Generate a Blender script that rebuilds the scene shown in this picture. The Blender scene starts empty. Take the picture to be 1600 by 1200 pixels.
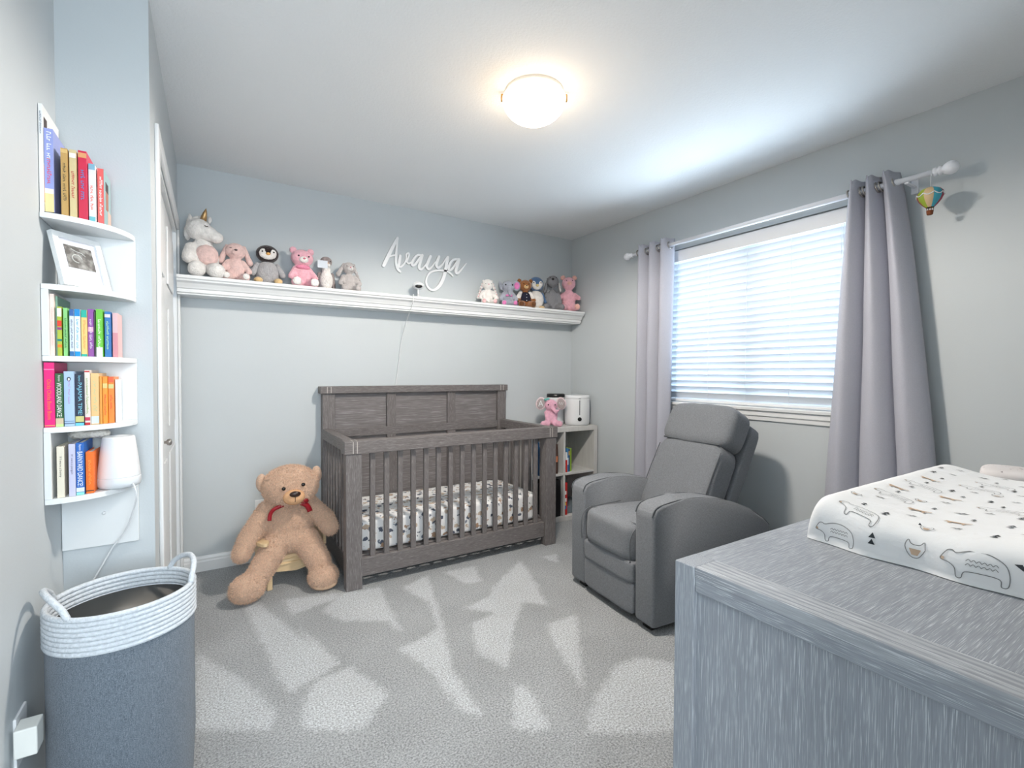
import bpy, bmesh, math, random
from mathutils import Vector, Matrix, Euler, noise
random.seed(7)
scn = bpy.context.scene
COL = scn.collection

def S(r, g, b):                      # sRGB 0-255 -> linear
    f = lambda c: (c/255/12.92) if c/255 <= .04045 else ((c/255+.055)/1.055)**2.4
    return (f(r), f(g), f(b), 1.0)

# ------------------------------------------------------------------ camera
cam_d = bpy.data.cameras.new('camera'); cam_d.sensor_width = 36.0; cam_d.lens = 36*745.03/1600
cam_d.clip_start = .02
cam = bpy.data.objects.new('camera', cam_d); COL.objects.link(cam)
_r = Vector((.8462629, -.53274788, .00433541)); _u = Vector((.00871022, .02197161, .99972065)); _f = Vector((.53269432, .84598874, -.0232341))
_m = Matrix((_r, _u, -_f)).transposed().to_4x4(); _m.translation = Vector((0, 0, 1.2164))
cam.matrix_world = _m
scn.camera = cam

# ------------------------------------------------------------------ world, daylight, exposure
W = bpy.data.worlds.new('overcast_sky'); scn.world = W; W.use_nodes = True
bg = W.node_tree.nodes['Background']; bg.inputs[0].default_value = (.72, .86, 1.0, 1); bg.inputs[1].default_value = .8
def area(name, loc, rot, sx, sy, power, col):
    l = bpy.data.lights.new(name, 'AREA'); l.shape = 'RECTANGLE'; l.size = sx; l.size_y = sy; l.energy = power; l.color = col
    o = bpy.data.objects.new(name, l); COL.objects.link(o); o.location = loc; o.rotation_euler = rot
    return o
area('window_daylight', (3.42, 1.72, 1.33), (0, math.radians(90+17), 0), 1.5, 1.9, 60, (.70, .86, 1.0))
area('hall_fill_daylight', (.12, -1.24, 1.45), (math.radians(90), 0, 0), 1.25, 1.66, 28, (.80, .91, 1.0))   # cool daylight fill added in the unseen hall, entering by the doorway
vs = scn.view_settings
vs.view_transform = 'Standard'; vs.look = 'None'; vs.gamma = 1; vs.use_curve_mapping = False; vs.exposure = 1.43

# ------------------------------------------------------------------ helpers
def tag(o, label=None, cat=None, group=None, kind=None):
    if label: o['label'] = label
    if cat: o['category'] = cat
    if group: o['group'] = group
    if kind: o['kind'] = kind
    return o
def empty(name, loc=(0, 0, 0), rz=0.0, label=None, cat=None, group=None):
    o = bpy.data.objects.new(name, None); COL.objects.link(o); o.empty_display_size = .05
    o.location = loc; o.rotation_euler = (0, 0, rz)
    return tag(o, label, cat, group)
def link(name, me, mat=None, parent=None, smooth=False):
    o = bpy.data.objects.new(name, me); COL.objects.link(o)
    if mat: me.materials.append(mat)
    if parent: o.parent = parent
    if smooth:
        me.polygons.foreach_set('use_smooth', [True]*len(me.polygons)); me.update()
    return o
def from_bm(name, bm, mat=None, parent=None, smooth=False):
    me = bpy.data.meshes.new(name); bmesh.ops.recalc_face_normals(bm, faces=bm.faces); bm.to_mesh(me); bm.free()
    return link(name, me, mat, parent, smooth)
def pydata(name, v, f, mat=None, parent=None, smooth=False):
    me = bpy.data.meshes.new(name); me.from_pydata([tuple(p) for p in v], [], f); me.update()
    return link(name, me, mat, parent, smooth)
def abox(bm, a, b):
    x0, y0, z0 = a; x1, y1, z1 = b
    vs_ = [bm.verts.new(p) for p in ((x0,y0,z0),(x1,y0,z0),(x1,y1,z0),(x0,y1,z0),(x0,y0,z1),(x1,y0,z1),(x1,y1,z1),(x0,y1,z1))]
    for f in ((3,2,1,0),(4,5,6,7),(0,1,5,4),(1,2,6,5),(2,3,7,6),(3,0,4,7)): bm.faces.new([vs_[i] for i in f])
def bevel(bm, w, seg=2):
    if w > 0: bmesh.ops.bevel(bm, geom=list(bm.edges), offset=w, segments=seg, affect='EDGES', profile=.5, clamp_overlap=True)
def box(name, a, b, mat, parent=None, bev=.003, seg=2):
    bm = bmesh.new(); abox(bm, [min(p) for p in zip(a, b)], [max(p) for p in zip(a, b)]); bevel(bm, bev, seg)
    return from_bm(name, bm, mat, parent)
def boxes(name, lst, mat, parent=None, bev=.0, seg=1):
    bm = bmesh.new()
    for a, b in lst: abox(bm, a, b)
    bevel(bm, bev, seg)
    return from_bm(name, bm, mat, parent)
def prism(name, prof, axis, a0, a1, mat, parent=None, bev=0, seg=2, smooth=False):
    """extrude a 2-D profile along axis (0=x: prof is (y,z); 1=y: (x,z); 2=z: (x,y))"""
    bm = bmesh.new()
    def P(q, a): return {0: (a, q[0], q[1]), 1: (q[0], a, q[1]), 2: (q[0], q[1], a)}[axis]
    A = [bm.verts.new(P(q, a0)) for q in prof]; B = [bm.verts.new(P(q, a1)) for q in prof]; n = len(prof)
    bm.faces.new(A); bm.faces.new(B[::-1])
    for i in range(n): bm.faces.new((A[i], A[(i+1) % n], B[(i+1) % n], B[i]))
    bevel(bm, bev, seg)
    return from_bm(name, bm, mat, parent, smooth)
def lathe(name, prof, mat, parent=None, loc=(0, 0, 0), seg=32, rot=None, smooth=True, sy=1.0):
    v = []; f = []; n = len(prof)
    for r, z in prof:
        for k in range(seg):
            a = 2*math.pi*k/seg; v.append((r*math.cos(a), sy*r*math.sin(a), z))
    for i in range(n-1):
        for k in range(seg):
            k2 = (k+1) % seg; f.append((i*seg+k, i*seg+k2, (i+1)*seg+k2, (i+1)*seg+k))
    if prof[0][0] > 1e-5: f.append(tuple(range(seg))[::-1])
    if prof[-1][0] > 1e-5: f.append(tuple((n-1)*seg+k for k in range(seg)))
    o = pydata(name, v, f, mat, parent, smooth); o.location = loc
    if rot: o.rotation_euler = rot
    return o
def tube(name, pts, r, mat, parent=None, seg=8, closed=False):
    pts = [Vector(p) for p in pts]; n = len(pts); v = []; f = []
    rr = r if isinstance(r, (list, tuple)) else [r]*n
    up = Vector((0, 0, 1)); prev = None
    for i, p in enumerate(pts):
        d = (pts[(i+1) % n] - pts[i-1]) if closed else (pts[min(i+1, n-1)] - pts[max(i-1, 0)])
        d.normalize()
        if prev is None:
            a = d.cross(up)
            if a.length < 1e-3: a = d.cross(Vector((1, 0, 0)))
        else: a = prev - d*prev.dot(d)
        a.normalize(); prev = a; b = d.cross(a)
        for k in range(seg):
            t = 2*math.pi*k/seg; v.append(p + (a*math.cos(t) + b*math.sin(t))*rr[i])
    for i in range(n if closed else n-1):
        j = (i+1) % n
        for k in range(seg):
            k2 = (k+1) % seg; f.append((i*seg+k, i*seg+k2, j*seg+k2, j*seg+k))
    if not closed: f += [tuple(range(seg))[::-1], tuple((n-1)*seg+k for k in range(seg))]
    return pydata(name, v, f, mat, parent, True)
def catmull(pts, n=8):
    pts = [tuple(p) for p in pts]; P = [pts[0]] + pts + [pts[-1]]; out = []
    for i in range(1, len(P)-2):
        for k in range(n):
            t = k/n
            out.append(tuple(.5*(2*b + (c-a)*t + (2*a-5*b+4*c-d)*t*t + (-a+3*b-3*c+d)*t**3) for a, b, c, d in zip(P[i-1], P[i], P[i+1], P[i+2])))
    out.append(pts[-1]); return out
def puff(name, size, mat, parent=None, loc=(0, 0, 0), rot=(0, 0, 0), n=8, seg=16, crown=0.0, wrinkle=0.0):
    """rounded, slightly crowned cushion"""
    v = []; f = []; idx = {}
    sx, sy, sz = [s/2 for s in size]
    def add(p):
        k = tuple(round(c, 5) for c in p)
        if k in idx: return idx[k]
        l = sum(abs(c)**n for c in p)**(1/n); q = [c/l for c in p]
        m = 1 + crown*(1-p[0]**2)*(1-p[1]**2)
        w = Vector((q[0]*sx, q[1]*sy, q[2]*sz*m))
        if wrinkle: w += w.normalized()*wrinkle*noise.noise(w*14)
        idx[k] = len(v); v.append(w); return idx[k]
    for ax in range(3):
        for s in (-1, 1):
            def P(i, j):
                a = -1+2*i/seg; b = -1+2*j/seg; q = [0, 0, 0]; q[ax] = s; q[(ax+1) % 3] = a; q[(ax+2) % 3] = b; return add(q)
            for i in range(seg):
                for j in range(seg):
                    c = [P(i, j), P(i+1, j), P(i+1, j+1), P(i, j+1)]
                    f.append(tuple(c if s > 0 else c[::-1]))
    o = pydata(name, v, f, mat, parent, True); o.location = loc; o.rotation_euler = rot
    return o
def E_(c, r, rot=(0, 0, 0)):
    if not isinstance(r, (tuple, list)): r = (r, r, r)
    return (c, r, rot)
def limb(p0, p1, r0, r1, n=7):
    return [E_(tuple(a+(b-a)*i/n for a, b in zip(p0, p1)), r0+(r1-r0)*i/n) for i in range(n+1)]
def blob(name, els, mat, parent=None, voxel=.006, fuzz=.0008, sub=3):
    """one continuous soft skin over a set of ellipsoids"""
    bm = bmesh.new()
    for c, r, rot in els:
        m = Matrix.LocRotScale(Vector(c), Euler(rot), Vector(r)); bmesh.ops.create_icosphere(bm, subdivisions=sub, radius=1, matrix=m)
    me = bpy.data.meshes.new('tmp'); bm.to_mesh(me); bm.free()
    t = bpy.data.objects.new('tmp', me); COL.objects.link(t)
    md = t.modifiers.new('r', 'REMESH'); md.mode = 'VOXEL'; md.voxel_size = voxel
    sm = t.modifiers.new('s', 'SMOOTH'); sm.iterations = 4; sm.factor = .5
    dg = bpy.context.evaluated_depsgraph_get(); out = bpy.data.meshes.new_from_object(t.evaluated_get(dg)); out.name = name
    bpy.data.objects.remove(t); bpy.data.meshes.remove(me)
    if fuzz:
        for vv in out.vertices: vv.co += vv.normal*(random.random()-.4)*2*fuzz
    return link(name, out, mat, parent, True)
def ball(name, c, r, mat, parent, rot=(0, 0, 0), sub=2):
    if not isinstance(r, (tuple, list)): r = (r, r, r)
    bm = bmesh.new(); bmesh.ops.create_icosphere(bm, subdivisions=sub, radius=1, matrix=Matrix.LocRotScale(Vector(c), Euler(rot), Vector(r)))
    return from_bm(name, bm, mat, parent, True)
def text_mesh(name, s, mat, parent, origin, xdir, ydir, length, height, depth=.0004):
    cu = bpy.data.curves.new('t', 'FONT'); cu.body = s; cu.size = 1; cu.extrude = 0; cu.align_x = 'LEFT'; cu.resolution_u = 2
    o = bpy.data.objects.new('t', cu); COL.objects.link(o)
    dg = bpy.context.evaluated_depsgraph_get(); me = bpy.data.meshes.new_from_object(o.evaluated_get(dg))
    bpy.data.objects.remove(o); bpy.data.curves.remove(cu)
    xs = [v.co.x for v in me.vertices]; ys = [v.co.y for v in me.vertices]
    x0, x1, y0, y1 = min(xs), max(xs), min(ys), max(ys)
    X = Vector(xdir).normalized(); Y = Vector(ydir).normalized(); N = X.cross(Y); O = Vector(origin)
    for v in me.vertices:
        v.co = O + X*((v.co.x-x0)/(x1-x0)*length) + Y*((v.co.y-y0)/(y1-y0)*height) + N*depth
    me.name = name
    return link(name, me, mat, parent)

# ------------------------------------------------------------------ materials
MC = {}
def new_mat(name):
    m = bpy.data.materials.new(name); m.use_nodes = True; nt = m.node_tree; b = nt.nodes['Principled BSDF']
    return m, nt, b
def mat(name, col, rough=.6, spec=.3, metal=0, var=0, vscale=8, bump=0, bscale=60, sheen=0, stretch=(1, 1, 1), trans=0, bdist=.01):
    if name in MC: return MC[name]
    m, nt, b = new_mat(name); N = nt.nodes; L = nt.links
    if len(col) == 3: col = S(*col)
    b.inputs['Base Color'].default_value = col; b.inputs['Roughness'].default_value = rough
    b.inputs['Specular IOR Level'].default_value = spec; b.inputs['Metallic'].default_value = metal
    if sheen: b.inputs['Sheen Weight'].default_value = sheen; b.inputs['Sheen Roughness'].default_value = .5
    if var or bump:
        tc = N.new('ShaderNodeTexCoord'); mp = N.new('ShaderNodeMapping'); mp.inputs['Scale'].default_value = stretch
        L.new(tc.outputs['Object'], mp.inputs['Vector'])
    if var:
        n = N.new('ShaderNodeTexNoise'); n.inputs['Scale'].default_value = vscale; n.inputs['Detail'].default_value = 5
        L.new(mp.outputs[0], n.inputs['Vector'])
        mx = N.new('ShaderNodeMix'); mx.data_type = 'RGBA'
        mx.inputs['A'].default_value = tuple(c*(1-var) for c in col[:3])+(1,); mx.inputs['B'].default_value = tuple(min(1, c*(1+var)) for c in col[:3])+(1,)
        cr = N.new('ShaderNodeMapRange'); cr.inputs['From Min'].default_value = .3; cr.inputs['From Max'].default_value = .7
        L.new(n.outputs['Fac'], cr.inputs['Value']); L.new(cr.outputs[0], mx.inputs['Factor']); L.new(mx.outputs['Result'], b.inputs['Base Color'])
    if bump:
        n2 = N.new('ShaderNodeTexNoise'); n2.inputs['Scale'].default_value = bscale; n2.inputs['Detail'].default_value = 4
        L.new(mp.outputs[0], n2.inputs['Vector']); bp = N.new('ShaderNodeBump'); bp.inputs['Strength'].default_value = bump; bp.inputs['Distance'].default_value = bdist
        L.new(n2.outputs['Fac'], bp.inputs['Height']); L.new(bp.outputs[0], b.inputs['Normal'])
    if trans:
        tr = N.new('ShaderNodeBsdfTranslucent'); tr.inputs[0].default_value = col; ms = N.new('ShaderNodeMixShader'); ms.inputs[0].default_value = trans
        L.new(b.outputs[0], ms.inputs[1]); L.new(tr.outputs[0], ms.inputs[2]); L.new(ms.outputs[0], N['Material Output'].inputs[0])
    MC[name] = m; return m
def wood(name, dark, mid, light, axis, fine=240, stretch=16, ring=0, rough=.55):
    """cerused grain running along axis; light pores in a grey stain"""
    if name in MC: return MC[name]
    m, nt, b = new_mat(name); N = nt.nodes; L = nt.links
    tc = N.new('ShaderNodeTexCoord'); mp = N.new('ShaderNodeMapping')
    sc = [1.0, 1.0, 1.0]; sc[axis] = 1/stretch; mp.inputs['Scale'].default_value = sc
    L.new(tc.outputs['Object'], mp.inputs['Vector'])
    n1 = N.new('ShaderNodeTexNoise'); n1.inputs['Scale'].default_value = fine; n1.inputs['Detail'].default_value = 3; n1.inputs['Roughness'].default_value = .65
    n2 = N.new('ShaderNodeTexNoise'); n2.inputs['Scale'].default_value = fine*2.0; n2.inputs['Detail'].default_value = 2
    for n in (n1, n2): L.new(mp.outputs[0], n.inputs['Vector'])
    r1 = N.new('ShaderNodeValToRGB'); e = r1.color_ramp.elements
    e[0].position = .33; e[0].color = S(*dark); e[1].position = .66; e[1].color = S(*mid)
    src = n1.outputs['Fac']
    if ring:
        wv = N.new('ShaderNodeTexWave'); wv.wave_type = 'RINGS'; wv.rings_direction = 'SPHERICAL'; wv.inputs['Scale'].default_value = ring; wv.inputs['Distortion'].default_value = 3.5; wv.inputs['Detail'].default_value = 2
        mp2 = N.new('ShaderNodeMapping'); s2 = [1.0, 1.0, 1.0]; s2[axis] = .16; mp2.inputs['Scale'].default_value = s2; mp2.inputs['Location'].default_value = (-.74, -.06, -.86)
        L.new(tc.outputs['Object'], mp2.inputs['Vector']); L.new(mp2.outputs[0], wv.inputs['Vector'])
        ad = N.new('ShaderNodeMath'); ad.operation = 'MULTIPLY_ADD'; ad.inputs[1].default_value = .45; L.new(wv.outputs['Fac'], ad.inputs[0])
        hf = N.new('ShaderNodeMath'); hf.operation = 'MULTIPLY'; hf.inputs[1].default_value = .6; L.new(n1.outputs['Fac'], hf.inputs[0]); L.new(hf.outputs[0], ad.inputs[2]); src = ad.outputs[0]
    L.new(src, r1.inputs[0])
    r2 = N.new('ShaderNodeValToRGB'); r2.color_ramp.elements[0].position = .56; r2.color_ramp.elements[0].color = (0, 0, 0, 1); r2.color_ramp.elements[1].position = .68; r2.color_ramp.elements[1].color = (1, 1, 1, 1)
    L.new(n2.outputs['Fac'], r2.inputs[0])
    mx = N.new('ShaderNodeMix'); mx.data_type = 'RGBA'; L.new(r2.outputs[0], mx.inputs['Factor']); L.new(r1.outputs[0], mx.inputs['A']); mx.inputs['B'].default_value = S(*light)
    L.new(mx.outputs['Result'], b.inputs['Base Color'])
    bp = N.new('ShaderNodeBump'); bp.inputs['Strength'].default_value = .25; bp.inputs['Distance'].default_value = .002; L.new(n2.outputs['Fac'], bp.inputs['Height']); L.new(bp.outputs[0], b.inputs['Normal'])
    b.inputs['Roughness'].default_value = rough; b.inputs['Specular IOR Level'].default_value = .35
    MC[name] = m; return m
def weave(name, dark, light, scale=260, rough=.85):
    """fine two-tone woven cloth"""
    if name in MC: return MC[name]
    m, nt, b = new_mat(name); N = nt.nodes; L = nt.links
    tc = N.new('ShaderNodeTexCoord'); facs = []
    for st in ((1, 1, .12), (.12, .12, 1)):
        mp = N.new('ShaderNodeMapping'); mp.inputs['Scale'].default_value = st; L.new(tc.outputs['Object'], mp.inputs['Vector'])
        n = N.new('ShaderNodeTexNoise'); n.inputs['Scale'].default_value = scale; n.inputs['Detail'].default_value = 2; L.new(mp.outputs[0], n.inputs['Vector']); facs.append(n)
    ad = N.new('ShaderNodeMath'); ad.operation = 'ADD'; L.new(facs[0].outputs['Fac'], ad.inputs[0]); L.new(facs[1].outputs['Fac'], ad.inputs[1])
    mr = N.new('ShaderNodeMapRange'); mr.inputs['From Min'].default_value = .75; mr.inputs['From Max'].default_value = 1.25; L.new(ad.outputs[0], mr.inputs['Value'])
    mx = N.new('ShaderNodeMix'); mx.data_type = 'RGBA'; mx.inputs['A'].default_value = S(*dark); mx.inputs['B'].default_value = S(*light); L.new(mr.outputs[0], mx.inputs['Factor'])
    L.new(mx.outputs['Result'], b.inputs['Base Color'])
    bp = N.new('ShaderNodeBump'); bp.inputs['Strength'].default_value = .3; bp.inputs['Distance'].default_value = .002; L.new(mr.outputs[0], bp.inputs['Height']); L.new(bp.outputs[0], b.inputs['Normal'])
    b.inputs['Roughness'].default_value = rough; b.inputs['Sheen Weight'].default_value = .15; b.inputs['Specular IOR Level'].default_value = .2
    MC[name] = m; return m

wall_m = mat('wall_paint', (194, 200, 203), .55, .25, var=.015, vscale=2, bump=.04, bscale=180)
ceil_m = mat('ceiling_paint', (232, 234, 235), .9, .1, bump=.35, bscale=110, bdist=.006)
trim_m = mat('trim_paint', (226, 228, 229), .35, .4)
white_m = mat('white_laminate', (222, 225, 226), .35, .4)
plastic_m = mat('white_plastic', (226, 228, 230), .4, .4)
black_m = mat('black_plastic', (14, 14, 16), .3, .5)

def carpet():
    m, nt, b = new_mat('carpet'); N = nt.nodes; L = nt.links
    tc = N.new('ShaderNodeTexCoord')
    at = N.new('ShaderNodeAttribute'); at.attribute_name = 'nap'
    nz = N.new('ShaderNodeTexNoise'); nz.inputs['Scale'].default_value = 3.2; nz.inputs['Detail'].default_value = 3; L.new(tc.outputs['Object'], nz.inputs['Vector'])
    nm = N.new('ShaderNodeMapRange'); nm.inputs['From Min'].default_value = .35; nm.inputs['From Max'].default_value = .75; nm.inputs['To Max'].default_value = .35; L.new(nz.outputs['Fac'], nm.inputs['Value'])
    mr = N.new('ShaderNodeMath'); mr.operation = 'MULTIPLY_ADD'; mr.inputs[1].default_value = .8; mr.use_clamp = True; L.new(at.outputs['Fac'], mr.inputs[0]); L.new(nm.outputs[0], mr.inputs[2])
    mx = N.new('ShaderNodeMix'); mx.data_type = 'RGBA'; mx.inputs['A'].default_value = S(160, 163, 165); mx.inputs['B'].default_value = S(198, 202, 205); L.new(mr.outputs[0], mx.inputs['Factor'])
    n = N.new('ShaderNodeTexNoise'); n.inputs['Scale'].default_value = 150; n.inputs['Detail'].default_value = 4; n.inputs['Roughness'].default_value = .75; L.new(tc.outputs['Object'], n.inputs['Vector'])
    m2 = N.new('ShaderNodeMapRange'); m2.inputs['From Min'].default_value = .36; m2.inputs['From Max'].default_value = .64; m2.inputs['To Min'].default_value = .42; m2.inputs['To Max'].default_value = 1.40; L.new(n.outputs['Fac'], m2.inputs['Value'])
    mm = N.new('ShaderNodeMix'); mm.data_type = 'RGBA'; mm.blend_type = 'MULTIPLY'; mm.inputs['Factor'].default_value = 1; L.new(mx.outputs['Result'], mm.inputs['A']); L.new(m2.outputs[0], mm.inputs['B'])
    L.new(mm.outputs['Result'], b.inputs['Base Color']); b.inputs['Roughness'].default_value = .95; b.inputs['Specular IOR Level'].default_value = .05; b.inputs['Sheen Weight'].default_value = .2
    bp = N.new('ShaderNodeBump'); bp.inputs['Strength'].default_value = .7; bp.inputs['Distance'].default_value = .01; L.new(n.outputs['Fac'], bp.inputs['Height']); L.new(bp.outputs[0], b.inputs['Normal'])
    return m
carpet_m = carpet()

# ------------------------------------------------------------------ room shell
XL, XC, XR, YS, YB, YF, H = -.391, -.164, 2.816, 1.962, 3.449, .06, 2.44
WY0, WY1, WZ0, WZ1 = 1.12, 2.40, 1.015, 2.10         # window opening in the side wall
def struct(o): return tag(o, kind='structure')
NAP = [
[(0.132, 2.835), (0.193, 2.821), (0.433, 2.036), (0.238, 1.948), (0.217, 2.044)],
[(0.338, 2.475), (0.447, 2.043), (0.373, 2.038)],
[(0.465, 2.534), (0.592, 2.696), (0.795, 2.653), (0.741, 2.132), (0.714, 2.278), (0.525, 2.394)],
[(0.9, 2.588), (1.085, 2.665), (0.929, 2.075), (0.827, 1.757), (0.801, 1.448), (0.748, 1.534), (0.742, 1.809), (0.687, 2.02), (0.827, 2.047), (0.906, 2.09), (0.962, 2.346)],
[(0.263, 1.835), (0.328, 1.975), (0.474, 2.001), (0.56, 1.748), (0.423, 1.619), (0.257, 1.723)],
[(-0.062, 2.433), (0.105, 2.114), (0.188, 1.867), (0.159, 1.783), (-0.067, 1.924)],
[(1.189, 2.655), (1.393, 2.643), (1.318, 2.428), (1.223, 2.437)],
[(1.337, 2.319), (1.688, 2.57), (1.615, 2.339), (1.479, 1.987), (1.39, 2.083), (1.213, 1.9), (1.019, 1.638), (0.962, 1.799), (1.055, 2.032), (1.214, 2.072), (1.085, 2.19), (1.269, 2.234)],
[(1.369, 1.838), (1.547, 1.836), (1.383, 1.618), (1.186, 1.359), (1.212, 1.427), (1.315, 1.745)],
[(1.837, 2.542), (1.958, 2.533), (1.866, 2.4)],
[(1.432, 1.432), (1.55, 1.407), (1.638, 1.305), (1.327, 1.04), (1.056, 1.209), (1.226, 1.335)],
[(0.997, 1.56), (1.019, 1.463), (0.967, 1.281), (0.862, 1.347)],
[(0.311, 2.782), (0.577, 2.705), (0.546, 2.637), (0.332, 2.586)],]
def inside(p, x, y):
    c = False; n = len(p); j = n-1
    for i in range(n):
        if (p[i][1] > y) != (p[j][1] > y) and x < (p[j][0]-p[i][0])*(y-p[i][1])/(p[j][1]-p[i][1])+p[i][0]: c = not c
        j = i
    return c
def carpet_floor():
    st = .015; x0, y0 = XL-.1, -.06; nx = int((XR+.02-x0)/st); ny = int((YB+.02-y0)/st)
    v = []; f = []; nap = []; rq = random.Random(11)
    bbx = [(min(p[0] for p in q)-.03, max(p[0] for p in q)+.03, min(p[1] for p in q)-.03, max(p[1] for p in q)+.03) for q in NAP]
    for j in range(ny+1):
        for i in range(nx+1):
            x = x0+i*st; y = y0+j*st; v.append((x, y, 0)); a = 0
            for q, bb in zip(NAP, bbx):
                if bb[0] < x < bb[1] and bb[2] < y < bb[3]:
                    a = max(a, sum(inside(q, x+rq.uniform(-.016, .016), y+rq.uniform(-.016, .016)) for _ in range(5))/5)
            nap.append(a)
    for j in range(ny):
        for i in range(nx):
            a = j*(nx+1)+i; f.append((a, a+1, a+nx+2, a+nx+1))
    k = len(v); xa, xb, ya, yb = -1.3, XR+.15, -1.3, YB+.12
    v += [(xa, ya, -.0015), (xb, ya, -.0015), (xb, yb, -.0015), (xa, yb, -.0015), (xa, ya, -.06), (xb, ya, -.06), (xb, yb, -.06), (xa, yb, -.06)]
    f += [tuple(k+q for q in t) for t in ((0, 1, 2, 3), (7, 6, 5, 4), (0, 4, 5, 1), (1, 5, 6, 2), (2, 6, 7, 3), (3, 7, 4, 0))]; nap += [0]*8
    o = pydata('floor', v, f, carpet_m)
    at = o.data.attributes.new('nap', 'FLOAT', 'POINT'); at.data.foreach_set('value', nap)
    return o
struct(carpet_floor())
struct(box('ceiling', (-1.3, -1.3, H), (XR+.15, YB+.12, H+.08), ceil_m, bev=0))
struct(box('wall_back', (XC-.12, YB, 0), (XR+.12, YB+.12, H), wall_m, bev=0))
struct(boxes('wall_right', [((XR, -1.3, 0), (XR+.13, WY0, H)), ((XR, WY1, 0), (XR+.13, YB, H)), ((XR, WY0, 0), (XR+.13, WY1, WZ0)), ((XR, WY0, WZ1), (XR+.13, WY1, H))], wall_m))
struct(box('wall_left', (XL-.1, -.06, 0), (XL, YS+.1, H), wall_m, bev=0))
struct(box('wall_closet_end', (XL, YS, 0), (XC, YS+.1, H), wall_m, bev=0))
DY0, DY1, DZ = 2.17, 3.36, 2.03
struct(boxes('wall_closet', [((XC-.1, YS+.1, 0), (XC, DY0, H)), ((XC-.1, DY1, 0), (XC, YB, H)), ((XC-.1, DY0, DZ), (XC, DY1, H))], wall_m))
struct(boxes('wall_front', [((.52, -.06, 0), (XR, YF, H)), ((XL, -.06, 2.06), (.52, YF, H))], wall_m))
struct(box('wall_hall_end', (-1.3, -1.42, 0), (XR+.13, -1.3, H), wall_m, bev=0))
struct(box('wall_hall_side', (-1.42, -1.42, 0), (-1.3, -.06, H), wall_m, bev=0))
struct(box('wall_hall_return', (-1.3, -.06, 0), (XL-.1, .06, H), wall_m, bev=0))

for nm, lst in (('hall_fill_frame', [((-.55, -1.30, .58), (-.50, -1.26, 2.32)), ((.74, -1.30, .58), (.79, -1.26, 2.32)), ((-.50, -1.30, .58), (.74, -1.26, .62)), ((-.50, -1.30, 2.28), (.74, -1.26, 2.32))]),):
    struct(boxes(nm, lst, trim_m))  # frame added on the solid hall wall around the fill light
def base_prof(s=1):   # (offset from wall, z)
    return [(0, 0), (.015, 0), (.015, .058), (.011, .066), (.011, .076), (.006, .09), (0, .092)]
def baseboard(name, axis, wall, sign, a0, a1):
    o = prism(name, [(wall+sign*d, z) for d, z in base_prof()], 0 if axis == 'x' else 1, a0, a1, trim_m); return struct(o)
baseboard('baseboard_back', 'x', YB, -1, XC, XR)
baseboard('baseboard_right', 'y', XR, -1, YF, YB-.016)
baseboard('baseboard_left', 'y', XL, 1, YF, YS-.016)
baseboard('baseboard_closet_end', 'x', YS, -1, XL, XC)

# closet door with casing
def casing(name, lst):
    bm = bmesh.new()
    for a, b in lst: abox(bm, a, b)
    bevel(bm, .004, 2); return struct(from_bm(name, bm, trim_m))
casing('trim_1', [((XC, DY0-.062, 0), (XC+.013, DY0, DZ+.062))])
casing('trim_2', [((XC, DY1, 0), (XC+.013, DY1+.062, DZ+.062))])
casing('trim_3', [((XC, DY0, DZ), (XC+.013, DY1, DZ+.062))])
dark_m = mat('closet_track_shadow_paint', (120, 112, 108), .7)
struct(boxes('door_frame', [((XC-.1, DY0, 0), (XC-.002, DY0+.015, DZ)), ((XC-.1, DY1-.015, 0), (XC-.002, DY1, DZ)), ((XC-.1, DY0+.015, DZ-.02), (XC-.002, DY1-.015, DZ))], trim_m))
door = empty('door_1', (0, 0, 0)); struct(door); door['label'] = 'white panelled closet door with small metal knob'
ym = (DY0+DY1)/2
for i, (a, b) in enumerate(((DY0+.018, ym-.002), (ym+.002, DY1-.035))):
    leaf = box('door_leaf', (XC-.05, a, .015), (XC-.018, b, DZ-.024), trim_m, door, .002)
    for z0, z1 in ((.14, .82), (.95, 1.52), (1.64, 1.92)):
        bm = bmesh.new(); abox(bm, (XC-.0185, a+.09, z0), (XC-.010, b-.09, z1)); bevel(bm, .008, 2); from_bm('raised_panel', bm, trim_m, leaf)
chrome = mat('brushed_nickel', (170, 165, 160), .28, .5, metal=1)
lathe('knob', [(.006, 0), (.006, .014), (.013, .018), (.015, .026), (.011, .033), (0, .035)], chrome, door, (XC-.018, 2.52, .912), 16, rot=(0, math.radians(90), 0))

# ------------------------------------------------------------------ window, sill, blind
win = empty('window_1'); struct(win)
glass = bpy.data.materials.new('window_glass'); glass.use_nodes = True
gn = glass.node_tree; gn.nodes.remove(gn.nodes['Principled BSDF'])
g1 = gn.nodes.new('ShaderNodeBsdfTransparent'); g2 = gn.nodes.new('ShaderNodeBsdfGlossy'); g2.inputs['Roughness'].default_value = .02
gm = gn.nodes.new('ShaderNodeMixShader'); gm.inputs[0].default_value = .06
gn.links.new(g1.outputs[0], gm.inputs[1]); gn.links.new(g2.outputs[0], gm.inputs[2]); gn.links.new(gm.outputs[0], gn.nodes['Material Output'].inputs[0])
fx0, fx1 = XR+.085, XR+.125
boxes('window_frame', [((fx0, WY0, WZ0), (fx1, WY0+.05, WZ1)), ((fx0, WY1-.05, WZ0), (fx1, WY1, WZ1)), ((fx0, WY0+.05, WZ0), (fx1, WY1-.05, WZ0+.05)), ((fx0, WY0+.05, WZ1-.05), (fx1, WY1-.05, WZ1)), ((fx0, 1.735, WZ0+.05), (fx1, 1.785, WZ1-.05))], plastic_m, win)
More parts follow.
